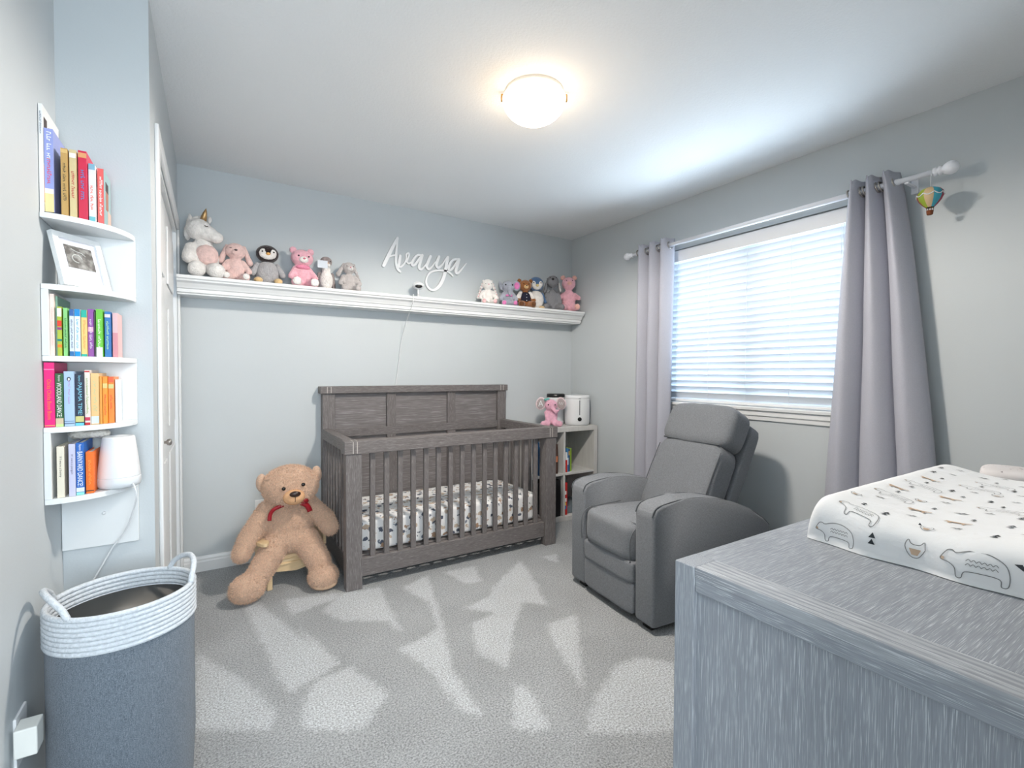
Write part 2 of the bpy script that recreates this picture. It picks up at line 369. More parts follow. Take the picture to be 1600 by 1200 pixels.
for a, b in ((WY0+.05, 1.735), (1.785, WY1-.05)):
    box('pane', (fx0+.018, a, WZ0+.05), (fx0+.022, b, WZ1-.05), glass, win, 0)
# sill board and apron moulding
sill_prof = [(XR+.08, 1.015), (XR+.08, .998), (XR+.001, .998), (XR+.001, .935), (XR-.012, .937), (XR-.014, .958), (XR-.022, .966), (XR-.022, .992), (XR-.036, .998), (XR-.038, 1.012), (XR-.034, 1.016)]
struct(prism('trim_4', [(x, z) for x, z in sill_prof if True], 1, WY0-.05, WY1+.05, trim_m))
slat_m = mat('blind_slat_white', (208, 214, 221), .45, .3, trans=.065)
blind = empty('window_blind', (XR+.045, (WY0+WY1)/2, WZ0), label='white horizontal slat blind filling the window, slats tilted shut', cat='blind')
by = (WY1-WY0)/2-.008; top = WZ1-WZ0
box('valance', (-.034, -by, top-.085), (-.022, by, top-.004), mat('blind_valance', (226, 227, 229), .4), blind, .003)
box('head_rail', (-.02, -by, top-.045), (.028, by, top-.004), plastic_m, blind, .003)
nsl = 24; z0 = .052; z1 = top-.075
tilt = math.radians(57)
bm = bmesh.new()
pr = []
for k in range(7):
    t = -1+2*k/6; pr.append((t*.025, .0022*(1-t*t)))
pts = [(x, z) for x, z in pr] + [(x, z-.0028) for x, z in pr[::-1]]
pts = [(x*math.cos(tilt)+z*math.sin(tilt), -x*math.sin(tilt)+z*math.cos(tilt)) for x, z in pts]
sl0 = prism('slat', pts, 1, -by+.004, by-.004, slat_m, blind)
pit = (z1-z0)/(nsl-1)
for k in range(nsl):
    s = sl0 if k == 0 else sl0.copy()
    if k: COL.objects.link(s)
    s.parent = blind; s.location = (0, 0, z0+k*pit)
box('bottom_rail', (-.02, -by+.004, .004), (.022, by-.004, .022), plastic_m, blind, .004)
for yy in (-.53, -.27, .0, .27, .53):
    for xx in (-.017, .017):
        tube('ladder_cord', [(xx, yy, .02), (xx, yy, top-.05)], .0011, plastic_m, blind, 5)
for yy in (-.56, -.545): tube('lift_cord', [(-.026, yy, .45), (-.026, yy, top-.05)], .0012, plastic_m, blind, 5)

# ------------------------------------------------------------------ curtain rod, curtains, balloon ornament
RX, RZ = 2.722, 2.116
rodm = mat('rod_white', (236, 238, 244), .3, .5)
rod = empty('curtain_rod', (RX, 1.7, RZ), label='white curtain rod with ball finials above the window', cat='curtain rod')
tube('pole', [(0, -.885, 0), (0, .90, 0)], .0125, rodm, rod, 16)
tube('sleeve', [(0, -.76, 0), (0, .45, 0)], .0142, rodm, rod, 16)
for s, y in ((-1, -.885), (1, .90)):
    lathe('finial', [(.0135, 0), (.019, .002), (.019, .010), (.013, .014), (.020, .02), (.020, .026), (.014, .031), (.021, .038), (.027, .048), (.029, .060), (.026, .073), (.016, .083), (0, .087)], rodm, rod, (0, y, 0), 24, rot=(math.radians(90 if s < 0 else -90), 0, 0))
for y in (-.79, .82):
    boxes('bracket', [((-.008, y-.008, -.022), (XR-RX, y+.008, -.013)), ((XR-RX-.006, y-.014, -.05), (XR-RX, y+.014, .02))], rodm, rod, .002)
curt_m = weave('curtain_cloth', (172, 173, 184), (184, 185, 195), 1300, .8)
def curtain(name, label, ya, yb_, za, zb, ybot0, ybot1, folds, amp, ph):
    n = 120; m = 40; v = []; f = []
    for j in range(m+1):
        t = j/m; z = za+(zb-za)*t; k = t**.8
        for i in range(n+1):
            s = i/n
            y = (ya+(yb_-ya)*s)*(1-k)+(ybot0+(ybot1-ybot0)*s)*k
            a = amp*(1-.25*t)
            w = abs(math.sin(math.pi*folds*s))**.62
            x = RX+a*(.95-1.95*w)+.012*noise.noise(Vector((s*5, t*2.2, ph)))*t
            y -= .006*math.sin(2*math.pi*folds*s)*(1-.3*t)+.012*t*noise.noise(Vector((s*4, t*3, 3+ph)))
            z2 = z+(.004*math.sin(2*math.pi*folds*s*3) if j == 0 else 0)
            v.append((min(x, XR-.028), y, z2))
    for j in range(m):
        for i in range(n):
            a = j*(n+1)+i; f.append((a, a+1, a+n+2, a+n+1))
    root = empty(name, (RX, (ya+yb_)/2, zb), label=label, cat='curtain')
    o = pydata('panel', [(p[0]-RX, p[1]-(ya+yb_)/2, p[2]-zb) for p in v], f, curt_m, root, True)
    md = o.modifiers.new('thick', 'SOLIDIFY'); md.thickness = .003; md.offset = 0
    # grommets where the cloth crosses the rod
    for s in [(k_+d_)/folds for k_ in range(folds+1) for d_ in (-.105, .105) if 0 < (k_+d_)/folds < 1]:
        y = ya+(yb_-ya)*s
        pts = [(0, y-(ya+yb_)/2, RZ-zb+0)]
        ring = [(.024*math.cos(a), y-(ya+yb_)/2+.006*math.sin(a), RZ-zb+.024*math.sin(a)) for a in [2*math.pi*k/20 for k in range(20)]]
        tube('grommet', ring, .004, chrome, root, 6, True)
    return root
curtain('curtain', 'grey curtain panel between the cube shelf and the window, behind recliner', 2.555, 2.245, 2.165, .03, 2.585, 2.27, 3, .040, .9)
curtain('curtain', 'grey curtain panel flaring out beside the hot air balloon ornament', 1.152, .952, 2.172, .03, 1.27, .72, 3, .046, 2.2)
# hanging balloon ornament
orn = empty('balloon_ornament', (2.70, .818, 1.925), math.radians(-72), label='small striped hot air balloon ornament hanging from the curtain rod', cat='ornament')
bcols = [(150, 170, 60), (206, 178, 140), (70, 160, 178), (160, 70, 84), (150, 170, 60), (206, 178, 140), (70, 160, 178), (160, 70, 84)]
prof = [(.014, .032), (.026, .045), (.038, .062), (.045, .080), (.044, .097), (.034, .110), (.018, .118), (.002, .120)]
for k in range(8):
    v = []; f = []; ns = 5
    for r, z in prof:
        for q in range(ns+1):
            a = 2*math.pi*(k+q/ns)/8 + .25; rr = r*(1+.03*math.sin(math.pi*q/ns)); v.append((rr*math.cos(a), rr*math.sin(a), z))
    for i in range(len(prof)-1):
        for q in range(ns): a = i*(ns+1)+q; f.append((a, a+1, a+ns+2, a+ns+1))
    pydata('gore', v, f, mat('balloon_%d' % (k % 4), bcols[k], .5), orn, True)
swag = []
for k in range(8):
    pts = []
    for q in range(7):
        a = 2*math.pi*(k+q/6)/8+.25; pts.append((.0475*math.cos(a), .0475*math.sin(a), .090-.010*math.sin(math.pi*q/6)))
    tube('swag', pts, .0022, plastic_m, orn, 6)
brown_m = mat('basket_brown', (122, 70, 42), .7, bump=.4, bscale=300)
lathe('basket', [(.009, 0), (.011, .002), (.013, .018), (.011, .018), (.010, .004), (0, .004)], brown_m, orn, seg=16)
for k in range(4):
    a = math.pi/2*k+.4; tube('rigging', [(.011*math.cos(a), .011*math.sin(a), .017), (.014*math.cos(a), .014*math.sin(a), .034)], .0012, brown_m, orn, 5)
tube('hanging_cord', [(0, 0, .119), (0, 0, .168), (.004, .003, .185), (.006, .004, .205)], .0016, plastic_m, orn, 6)

# ------------------------------------------------------------------ ceiling lamp
LX, LY = 1.20, 1.735
lamp = empty('ceiling_light', (LX, LY, H), label='round frosted glass dome ceiling light glowing warm', cat='ceiling light')
lathe('base_pan', [(0, 0), (.128, 0), (.128, -.012), (.110, -.018), (0, -.018)], mat('lamp_pan', (225, 220, 212), .4), lamp, seg=40)
lm, nt, b = new_mat('frosted_lamp_glass'); nt.nodes.remove(b)
em = nt.nodes.new('ShaderNodeEmission'); em.inputs[0].default_value = (1, .80, .58, 1); em.inputs[1].default_value = 2.1
nt.links.new(em.outputs[0], nt.nodes['Material Output'].inputs[0])
rim = .138
lathe('glass_dome', [(rim, -.030), (rim, -.034)]+[(rim*math.sin(a), -.034-.098*math.cos(a)) for a in [math.pi/2*(1-k/10) for k in range(11)]], lm, lamp, seg=48)
brass = mat('brass_clip', (190, 150, 95), .3, .5, metal=1)
for k in range(3):
    a = math.radians((148, -32, 58)[k])
    c = box('clip', (.128, -.006, -.040), (.145, .006, -.010), brass, lamp, .002); c.rotation_euler = (0, 0, a)
def point(name, loc, power, col, r):
    l = bpy.data.lights.new(name, 'POINT'); l.energy = power; l.color = col; l.shadow_soft_size = r
    o = bpy.data.objects.new(name, l); COL.objects.link(o); o.location = loc; return o
sp = bpy.data.lights.new('ceiling_light_bulb', 'SPOT'); sp.energy = 62; sp.color = (1, .92, .83); sp.spot_size = math.radians(179); sp.spot_blend = .32; sp.shadow_soft_size = .10
so = bpy.data.objects.new('ceiling_light_bulb', sp); COL.objects.link(so); so.location = (LX, LY, H-.145)      # the dome throws its light down into the room
point('ceiling_light_glow', (LX, LY, H-.36), 1.5, (1, .74, .48), .10)
# unseen lamp added behind the doorway as extra fill for the room
hl = empty('hall_fill_lamp', (.1, -.6, H), label='added round fill lamp in the unseen hall outside the doorway', cat='ceiling light')
lathe('base_pan', [(0, 0), (.128, 0), (.128, -.012), (.110, -.018), (0, -.018)], mat('lamp_pan', (225, 220, 212), .4), hl, seg=32)
lathe('glass_dome', [(rim, -.030), (rim, -.034)]+[(rim*math.sin(a), -.034-.098*math.cos(a)) for a in [math.pi/2*(1-k/10) for k in range(11)]], lm, hl, seg=32)
point('hall_fill_bulb', (.1, -.6, H-.2), 10, (1, .92, .84), .1)

# ------------------------------------------------------------------ ledge and cursive sign
ledge = empty('wall_ledge', (0, YB, 1.757), label='long white crown moulding ledge across the wall above the crib', cat='shelf')
lp = [(0, 0), (-.214, 0), (-.214, -.016), (-.205, -.022), (-.203, -.030), (-.185, -.040), (-.172, -.058), (-.168, -.066), (-.160, -.070), (-.160, -.088), (-.150, -.094), (-.150, -.100), (0, -.100)]
prism('moulding', lp, 0, XC+.002, 2.795, trim_m, ledge)
SIGN = [[(1.06,1.99,.017),(1.089,2.052,.018),(1.13,2.137,.016),(1.163,2.203,.012)],
[(1.164,2.205,.011),(1.158,2.144,.011),(1.152,2.075,.013),(1.153,2.012,.013),(1.166,1.976,.013),(1.185,1.959,.01)],
[(1.097,2.056,.007),(1.13,2.072,.008),(1.156,2.078,.008)],
[(1.183,2.076,.014),(1.177,2.036,.015),(1.17,1.994,.013)],
[(1.171,1.992,.008),(1.192,1.998,.009),(1.218,2.028,.008),(1.23,2.061,.008),(1.229,2.088,.008),(1.244,2.104,.008),(1.251,2.093,.008),(1.242,2.063,.008),(1.234,2.038,.008),(1.25,2.028,.008),(1.273,2.043,.007)],
[(1.349,2.1,.011),(1.318,2.099,.011),(1.29,2.069,.011),(1.274,2.035,.013),(1.279,2.017,.012),(1.301,2.03,.012),(1.329,2.071,.011),(1.352,2.101,.011)],
[(1.355,2.103,.014),(1.341,2.057,.015),(1.329,2.012,.015),(1.343,1.995,.012),(1.367,2.014,.008),(1.393,2.052,.006)],
[(1.421,2.104,.014),(1.404,2.065,.015),(1.39,2.025,.014),(1.405,2.005,.012),(1.431,2.024,.009),(1.46,2.066,.007)],
[(1.49,2.11,.014),(1.477,2.074,.015),(1.469,2.04,.014),(1.484,2.024,.013),(1.511,2.045,.01),(1.539,2.085,.007),(1.557,2.112,.009)],
[(1.565,2.116,.014),(1.557,2.079,.017),(1.545,2.01,.018),(1.524,1.941,.018),(1.49,1.882,.017),(1.446,1.849,.012),(1.407,1.86,.01),(1.385,1.899,.01),(1.392,1.943,.008),(1.419,1.979,.009),(1.463,1.999,.01),(1.511,2.007,.01),(1.56,2.005,.01),(1.591,1.99,.009),(1.608,1.974,.007)],
[(1.65,2.11,.012),(1.615,2.103,.012),(1.588,2.077,.013),(1.572,2.039,.014),(1.578,2.017,.013),(1.6,2.028,.012),(1.631,2.071,.012),(1.656,2.107,.012)],
[(1.66,2.11,.016),(1.647,2.067,.017),(1.633,2.02,.016),(1.645,2.0,.014),(1.675,2.025,.009),(1.724,2.087,.005)]]
sv = []; sf = []
for si, st in enumerate(SIGN):
    ofs = si*.0005
    pts = catmull(st, 8); n = len(pts); b0 = len(sv)
    for i, (x, z, w) in enumerate(pts):
        a = pts[max(i-1, 0)]; c = pts[min(i+1, n-1)]; d = Vector((c[0]-a[0], c[1]-a[1])); d = d.normalized() if d.length else Vector((1, 0))
        nx, nz = -d.y*w*.70, d.x*w*.70
        for yy in (YB-.016-ofs, YB-.004+ofs*.3): sv += [(x+nx, yy, z+nz), (x-nx, yy, z-nz)]
    for i in range(n-1):
        a = b0+i*4; c = a+4
        sf += [(a, a+1, c+1, c), (a+2, c+2, c+3, a+3), (a, c, c+2, a+2), (a+1, a+3, c+3, c+1)]
    e = b0+(n-1)*4; sf += [(b0, b0+2, b0+3, b0+1), (e, e+1, e+3, e+2)]
    for ci, (x, z, w) in enumerate((pts[0], pts[-1])):      # rounded stroke ends
        c0 = len(sv); k = 12
        for yy in (YB-.0158-ofs-ci*.0001, YB-.0042):
            for q in range(k): sv.append((x+w*.70*math.cos(2*math.pi*q/k), yy, z+w*.70*math.sin(2*math.pi*q/k)))
        sf.append(tuple(c0+q for q in range(k))); sf.append(tuple(c0+k+q for q in range(k))[::-1])
        for q in range(k): sf.append((c0+q, c0+k+q, c0+k+(q+1) % k, c0+(q+1) % k))
sign = pydata('name_sign', sv, sf, mat('sign_white', (238, 239, 240), .45))
tag(sign, 'white cut-out cursive name sign on the wall above ledge', 'sign')

# baby monitor camera on the ledge, with its cord
mon = empty('baby_monitor', (1.285, 3.335, 1.757), math.radians(-14), label='small white baby monitor camera with black lens on ledge', cat='camera')
lathe('stand_base', [(0, 0), (.040, 0), (.040, .005), (.034, .009), (.008, .011), (.007, .03), (0, .03)], plastic_m, mon, seg=28)
tube('stem', [(0, 0, .02), (0, .006, .06), (0, 0, .075)], .006, plastic_m, mon, 10)
hd = ball('head', (0, 0, .095), (.043, .038, .027), plastic_m, mon, (math.radians(-8), 0, 0), 3)
ball('lens', (0, -.030, .086), (.026, .012, .014), black_m, hd, (math.radians(-12), 0, 0), 3)
crd = tube('monitor_cord', catmull([(1.245, 3.35, 1.766), (1.225, 3.27, 1.768), (1.205, 3.226, 1.760), (1.20, 3.222, 1.70), (1.198, 3.33, 1.60), (1.19, 3.43, 1.45), (1.17, 3.437, 1.28), (1.15, 3.441, 1.12), (1.14, 3.442, .98)], 8), .0025, plastic_m)
tag(crd, 'thin white monitor cord hanging from ledge down behind the crib', 'cord')

# ------------------------------------------------------------------ crib
CD, CM, CLt = (101, 96, 95), (117, 112, 111), (138, 134, 133)
cwx = wood('crib_wood_x', CD, CM, CLt, 0); cwy = wood('crib_wood_y', CD, CM, CLt, 1); cwz = wood('crib_wood_z', CD, CM, CLt, 2)
cpan = wood('crib_panel_wood', (106, 101, 100), (127, 122, 122), (150, 147, 147), 0, 200, 40)
inlay = mat('joint_inlay', (176, 170, 165), .6)
crib = empty('baby_crib', (1.35, 3.06, 0), label='grey-brown wooden baby crib with panelled headboard and slatted sides', cat='crib')
def cb(name, a, b, m, parent=crib, bev=.003):
    o = Vector((1.35, 3.06, 0)); return box(name, Vector(a)-o, Vector(b)-o, m, parent, bev)
x0, x1, yf, yb = .618, 2.066, 2.688, 3.425
# headboard
hb0, hb1 = yb-.05, yb
for xa in (x0+.006, x1-.086): cb('headboard_post', (xa, hb0-.012, .0), (xa+.080, hb1, 1.072), cwz)
cb('headboard_cap', (x0-.010, hb0-.026, 1.072), (x1+.002, hb1+.008, 1.120), cwx)
for xa in (1.062, 1.536): cb('headboard_stile', (xa, hb0-.006, .12), (xa+.068, hb1-.014, 1.072), cwz)
cb('headboard_rail', (x0+.086, hb0-.008, .772), (x1-.086, hb1-.012, .830), cwx)
cb('headboard_rail', (x0+.086, hb0-.008, .10), (x1-.086, hb1-.012, .20), cwx)
for xa, xb in ((x0+.080, 1.068), (1.124, 1.542), (1.598, x1-.080)):
    for za, zb in ((.19, .778), (.824, 1.076)): cb('panel', (xa, hb0+.014, za), (xb, hb1-.016, zb), cpan, bev=.001)
# front
for xa in (x0, x1-.088):
    cb('front_post', (xa, yf, 0), (xa+.088, yf+.062, .762), cwz)
fr = cb('front_rail', (x0-.008, yf-.006, .762), (x1+.008, yf+.066, .835), cwx)
for xa in (x0+.036, x0+.058, x1-.062, x1-.040):
    cb('joint_inlay_strip', (xa, yf-.0072, .766), (xa+.005, yf-.0055, .831), inlay, fr, 0)
    cb('joint_inlay_strip', (xa, yf-.003, .8345), (xa+.005, yf+.060, .8357), inlay, fr, 0)
for xa in (x0+.032, x0+.056):
    cb('joint_inlay_strip', (xa, hb0-.0272, 1.075), (xa+.005, hb0-.0255, 1.118), inlay, None or crib, 0)
    cb('joint_inlay_strip', (x1-(xa-x0)-.012, hb0-.0272, 1.075), (x1-(xa-x0)-.007, hb0-.0255, 1.118), inlay, crib, 0)
cb('bottom_rail', (x0+.088, yf+.016, .062), (x1-.088, yf+.048, .166), cwx)
sl = cb('slat', (-.015+1.35, yf+.022, .160), (.015+1.35, yf+.042, .768), cwz)
for k in range(15):
    s = sl if k == 0 else sl.copy()
    if k: COL.objects.link(s)
    s.parent = crib; s.location.x = (.772+k*.0812)-1.35
# sides
for xa, sg in ((x0+.004, 1), (x1-.060, -1)):
    cb('side_rail', (xa, yf+.066, .768), (xa+.056, hb0-.012, .835), cwy)
    cb('side_bottom_rail', (xa+.012, yf+.062, .062), (xa+.044, hb0-.012, .166), cwy)
    for k in range(7):
        yy = yf+.115+k*.0805
        cb('side_slat', (xa+.018, yy, .160), (xa+.038, yy+.030, .770), cwz)
cb('base_panel', (x0+.07, yf+.07, .150), (x1-.07, hb0-.015, .166), cwx)
def print_mat(name, base, cols, scale, size):
    """cloth with small scattered printed motifs"""
    m, nt, b = new_mat(name); N = nt.nodes; L = nt.links
    tc = N.new('ShaderNodeTexCoord'); prev = None
    for i, (c, st) in enumerate(cols):
        mp = N.new('ShaderNodeMapping'); mp.inputs['Location'].default_value = (i*3.7, i*1.9, i*2.3); mp.inputs['Scale'].default_value = st; mp.inputs['Rotation'].default_value = (.3*i, .2*i, .6*i)
        L.new(tc.outputs['Object'], mp.inputs['Vector'])
        nz = N.new('ShaderNodeTexNoise'); nz.inputs['Scale'].default_value = 55; nz.inputs['Detail'].default_value = 2; L.new(tc.outputs['Object'], nz.inputs['Vector'])
        va = N.new('ShaderNodeVectorMath'); va.operation = 'MULTIPLY_ADD'; va.inputs[1].default_value = (.03, .03, .03); L.new(nz.outputs['Color'], va.inputs[0]); L.new(mp.outputs[0], va.inputs[2])
        v = N.new('ShaderNodeTexVoronoi'); v.inputs['Scale'].default_value = scale; L.new(va.outputs[0], v.inputs['Vector'])
        lt = N.new('ShaderNodeMapRange'); lt.inputs['From Min'].default_value = size*(1-.15*(i % 3)); lt.inputs['From Max'].default_value = size*(1-.15*(i % 3))-.05; L.new(v.outputs['Distance'], lt.inputs['Value'])
        mx = N.new('ShaderNodeMix'); mx.data_type = 'RGBA'; L.new(lt.outputs[0], mx.inputs['Factor'])
        if prev: L.new(prev, mx.inputs['A'])
        else: mx.inputs['A'].default_value = S(*base)
        mx.inputs['B'].default_value = S(*c); prev = mx.outputs['Result']
    L.new(prev, b.inputs['Base Color']); b.inputs['Roughness'].default_value = .9; b.inputs['Specular IOR Level'].default_value = .1
    return m
sheet_m = print_mat('printed_sheet', (236, 236, 236), [((92, 98, 112), (1, .8, 1.2)), ((168, 140, 118), (.7, 1, .8)), ((122, 130, 142), (1.2, 1, .9)), ((196, 178, 160), (.8, .9, 1))], 19, .30)
mt = puff('crib_mattress', (1.30, .585, .185), sheet_m, None, (1.342, 3.068, .2605), (0, 0, 0), 14, 28, 0.05, .006)
tag(mt, 'crib mattress in a white sheet printed with woodland motifs', 'mattress')

# ------------------------------------------------------------------ cube shelf in the corner and what stands on and in it
cs_m = mat('pale_grey_laminate', (203, 202, 200), .5, .3, var=.05, vscale=40, stretch=(1, 1, .15))
SX0, SX1, SY0, SY1, SH = 2.085, 2.798, 3.062, 3.430, .772
cube = empty('cube_shelf', ((SX0+SX1)/2, (SY0+SY1)/2, 0), label='pale grey four-cube shelf unit in the corner beside the crib', cat='shelf')
co = Vector(((SX0+SX1)/2, (SY0+SY1)/2, 0))
def sb(name, a, b): return box(name, Vector(a)-co, Vector(b)-co, cs_m, cube, .002)
T = .038; mx_ = (SX0+SX1)/2
sb('top_board', (SX0, SY0, SH-T), (SX1, SY1, SH)); sb('bottom_board', (SX0, SY0, 0), (SX1, SY1, T))
sb('side_board', (SX0, SY0, T), (SX0+T, SY1, SH-T)); sb('side_board', (SX1-T, SY0, T), (SX1, SY1, SH-T))
sb('divider', (mx_-.009, SY0+.002, T), (mx_+.009, SY1, SH-T))
sb('cube_shelf_board', (SX0+T, SY0+.002, .377), (mx_-.009, SY1, .395)); sb('cube_shelf_board', (mx_+.009, SY0+.002, .377), (SX1-T, SY1, .395))
sb('back_board', (SX0+T, SY1-.006, T), (SX1-T, SY1, SH-T))

page_m = mat('book_pages', (233, 228, 215), .9)
def scribble(name, words, m, root, ztop, length, width, seed):
    """lettering too blurred to read: small upright strokes in word-length runs down a spine"""
    q = random.Random(seed); bm = bmesh.new(); n = max(6, int(length/(width*.55))); z = ztop; st = length/n
    gaps = set(int(n*(i+1)/words) for i in range(words-1))
    for i in range(n):
        if i not in gaps:
            hh = width*q.choice((.55, .6, .6, .85)); x0_ = -width*.35
            abox(bm, (x0_, -.0011, z-st*.28), (x0_+hh, -.0003, z)); k = q.choice((0, .5, 1))
            abox(bm, (x0_+hh*k*.75, -.0011, z-st*.8), (x0_+hh*k*.75+hh*.25, -.0003, z-st*.28))
        z -= st
    return from_bm(name, bm, m, root)
def book(label, x0, x1, yf, z0, h, depth, col, bands=(), title=None, tcol=(245, 245, 245), tz=(.15, .8), tw=.55, group=None, lean=0, cover=None, name='board_book', author=None):
    """a book standing upright, spine towards -Y"""
    w = x1-x0; root = empty(name, ((x0+x1)/2, yf, z0), label=label, cat='book', group=group)
    root.rotation_euler = (0, lean, 0)
    key = 'cover_%d_%d_%d' % tuple(col); cm = mat(key, col, .4, .4)
    t = min(.0025, w*.2)
    bm = bmesh.new(); abox(bm, (-w/2, 0, 0), (w/2, .003, h)); abox(bm, (-w/2, .003, 0), (-w/2+t, depth, h)); abox(bm, (w/2-t, .003, 0), (w/2, depth, h))
    from_bm('cover', bm, cm, root)
    box('pages', (-w/2+t, .003, .002), (w/2-t, depth-.003, h-.003), page_m, root, 0)
    for za, zb, c in bands:
        box('spine_band', (-w/2, -.0006, za*h), (w/2, .0008, zb*h), mat('ink_%d_%d_%d' % tuple(c), c, .45), root, 0)
    if title:
        L_ = (tz[1]-tz[0])*h; im = mat('ink_%d_%d_%d' % tuple(tcol), tcol, .45)
        if title[0] == '~': scribble('spine_lettering', int(title[1:]), im, root, tz[1]*h, L_, w*tw, int(x0*1e4))
        else:
            text_mesh('spine_title', title, im, root, (-w*tw/2, -.0008, tz[1]*h), (0, 0, -1), (1, 0, 0), L_, w*tw)
    if author: text_mesh('spine_author', author, mat('ink_%d_%d_%d' % tuple(tcol), tcol, .45), root, (-w*.2, -.0008, .965*h), (0, 0, -1), (1, 0, 0), .115*h, w*.4)
    if cover:     # picture on the outer face of the front board
        for ic, (ya, yb2, za, zb, c) in enumerate(cover):
            box('cover_picture', (w/2-.0002, ya*depth, za*h), (w/2+.0006+ic*.0004, yb2*depth, zb*h), mat('ink_%d_%d_%d' % tuple(c), c, .5), root, 0)
    return root
G = 'books in the cube shelf'
bz = .395
book('pale blue book leaning in the upper cube of the shelf unit', 2.452, 2.468, 3.085, bz, .20, .20, (120, 170, 198), [(0, .35, (225, 228, 232))], group=G, name='storybook')
book('white and red book in the upper cube of the shelf unit', 2.469, 2.489, 3.087, bz, .165, .20, (232, 230, 228), [(.0, .62, (205, 52, 44))], group=G, name='storybook')
book('light blue spined book in the upper cube beside a green book', 2.490, 2.508, 3.095, bz, .195, .19, (70, 130, 178), [(.3, .6, (210, 225, 235))], group=G, name='storybook')
book('dark blue book in the upper cube beside a green book', 2.509, 2.527, 3.10, bz, .19, .19, (52, 74, 120), [(.72, .9, (190, 150, 90))], group=G, name='storybook')
book('lime green book at the end of the upper cube row', 2.530, 2.552, 3.11, bz, .192, .18, (136, 172, 50), group=G, name='storybook')
book('tall blue book in the shelf cube behind the crib slats', 2.20, 2.225, 3.08, bz, .27, .22, (46, 98, 150), [(.86, 1, (210, 214, 216))], group=G, name='storybook')
book('dark brown book in the shelf cube behind the crib', 2.36, 2.385, 3.08, bz, .24, .22, (74, 52, 44), [(.4, .6, (196, 120, 84))], group=G, name='storybook')
bk = box('storage_bin', (SX0+.05, SY0+.02, T+.001), (mx_-.02, SY1-.03, .34), mat('black_cloth_bin', (26, 27, 30), .85), None, .008); tag(bk, 'black cloth storage bin in lower cube beside the crib post', 'bin')
rd = empty('game_box', (2.475, 3.12, T+.0005), label='red game box with white and blue marks in lower cube', cat='box')
box('carton', (-.02, -.03, 0), (.02, .2, .27), mat('red_carton', (196, 44, 42), .5), rd, .002)
for za, xw, c in ((.05, .012, (60, 110, 180)), (.11, .016, (240, 236, 232)), (.17, .013, (240, 236, 232)), (.075, .010, (240, 210, 90))):
    box('printed_mark', (-xw, -.0308, za), (xw*.7, -.0298, za+.03), mat('ink_%d_%d_%d' % c, c, .5), rd, 0)
fb = box('flat_toy_box', (2.50, 3.11, T+.001), (2.74, 3.36, .10), mat('toy_box_grey', (110, 122, 130), .6), None, .004); tag(fb, 'flat grey box lying in lower shelf cube beside red carton', 'box')
# two white air machines
def machine(name, label, loc, r, h, dark_top, rz=0):
    o = empty(name, loc, rz, label=label, cat='humidifier')
    lathe('body', [(0, 0), (r*.88, 0), (r*.96, .006), (r, .03), (r, h-.035), (r*.985, h-.03)], plastic_m, o, seg=40)
    lathe('lid', [(r*.985, h-.030), (r, h-.027), (r*.985, h-.004), (r*.93, h), (0, h)], black_m if dark_top else plastic_m, o, seg=40)
    return o
hm = machine('humidifier', 'round white humidifier with black dial and slot on cube shelf', (2.672, 3.185, SH+.001), .107, .255, False, math.radians(-28))
lathe('dial', [(.0, 0), (.017, 0), (.017, .004), (.014, .006), (0, .006)], black_m, hm, (0, -.1065, .055), 24, rot=(math.radians(90), 0, 0))
box('level_slot', (-.0035, -.1082, .09), (.0035, -.1035, .215), mat('slot_grey', (90, 94, 100), .4), hm, .001)
box('maker_mark', (-.010, -.1080, .226), (.010, -.1035, .230), mat('slot_grey', (90, 94, 100), .4), hm, 0)
h2 = machine('air_purifier', 'white cylinder with dark grey top behind the humidifier', (2.562, 3.345, SH+.001), .080, .262, True, math.radians(-30))
box('blue_indicator', (.030, -.082, .14), (.046, -.0715, .175), mat('indicator_blue', (60, 130, 190), .4), h2, .001)

# ------------------------------------------------------------------ recliner
up_m = weave('recliner_tweed', (104, 108, 113), (130, 133, 138), 800, .85)
seam_m = mat('recliner_seam', (98, 102, 106), .9)
rec = empty('recliner_chair', (1.742, 1.822, 0), math.radians(175), label='grey upholstered recliner armchair in front of the window', cat='armchair')
arm_prof = [(0, .03), (.004, .555), (-.012, .588), (-.06, .606), (-.20, .618), (-.36, .605), (-.52, .568), (-.66, .515), (-.78, .450), (-.835, .405), (-.845, .36), (-.83, .03)]
for s in (-1, 1):
    y0_, y1_ = (.205, .335) if s > 0 else (-.335, -.205)
    a = prism('arm', arm_prof, 1, y0_, y1_, up_m, rec, .020, 4, True)
    for yy in (y0_+.010, y1_-.010):
        pr_ = [(x*1.0+.001, yy, z+.0015) for x, z in arm_prof[1:-2]]
        tube('arm_piping', catmull([(p[0], p[1], p[2]-.004) for p in pr_], 4), .0028, seam_m, a, 5)
box('base_frame', (-.80, -.20, .03), (-.03, .20, .26), up_m, rec, .01)
for xx in (-.06, -.76):
    for yy in (-.26, .26): box('foot', (xx-.03, yy-.03, 0), (xx+.03, yy+.03, .034), black_m, rec, .004)
puff('seat_cushion', (.66, .405, .20), up_m, rec, (-.305, 0, .372), (0, math.radians(-2), 0), 7, 20, .10, .003)
puff('footrest_upper', (.10, .402, .11), up_m, rec, (-.035, 0, .245), (0, 0, 0), 8, 14, 0, .002)
puff('footrest_lower', (.075, .402, .165), up_m, rec, (-.030, 0, .118), (0, 0, 0), 10, 14, 0, .002)
for yy in (-.2015, .2015):
    tube('seat_piping', catmull([(.022, yy*.985, .30), (.024, yy*.985, .40), (.0, yy*.985, .452), (-.06, yy*.985, .469), (-.25, yy*.985, .476)], 6), .0028, seam_m, rec, 5)
tube('seat_seam', [(-.035, y, .4755-.000*y) for y in (-.19, -.1, 0, .1, .19)], .0022, seam_m, rec, 5)
lean = math.radians(-27)
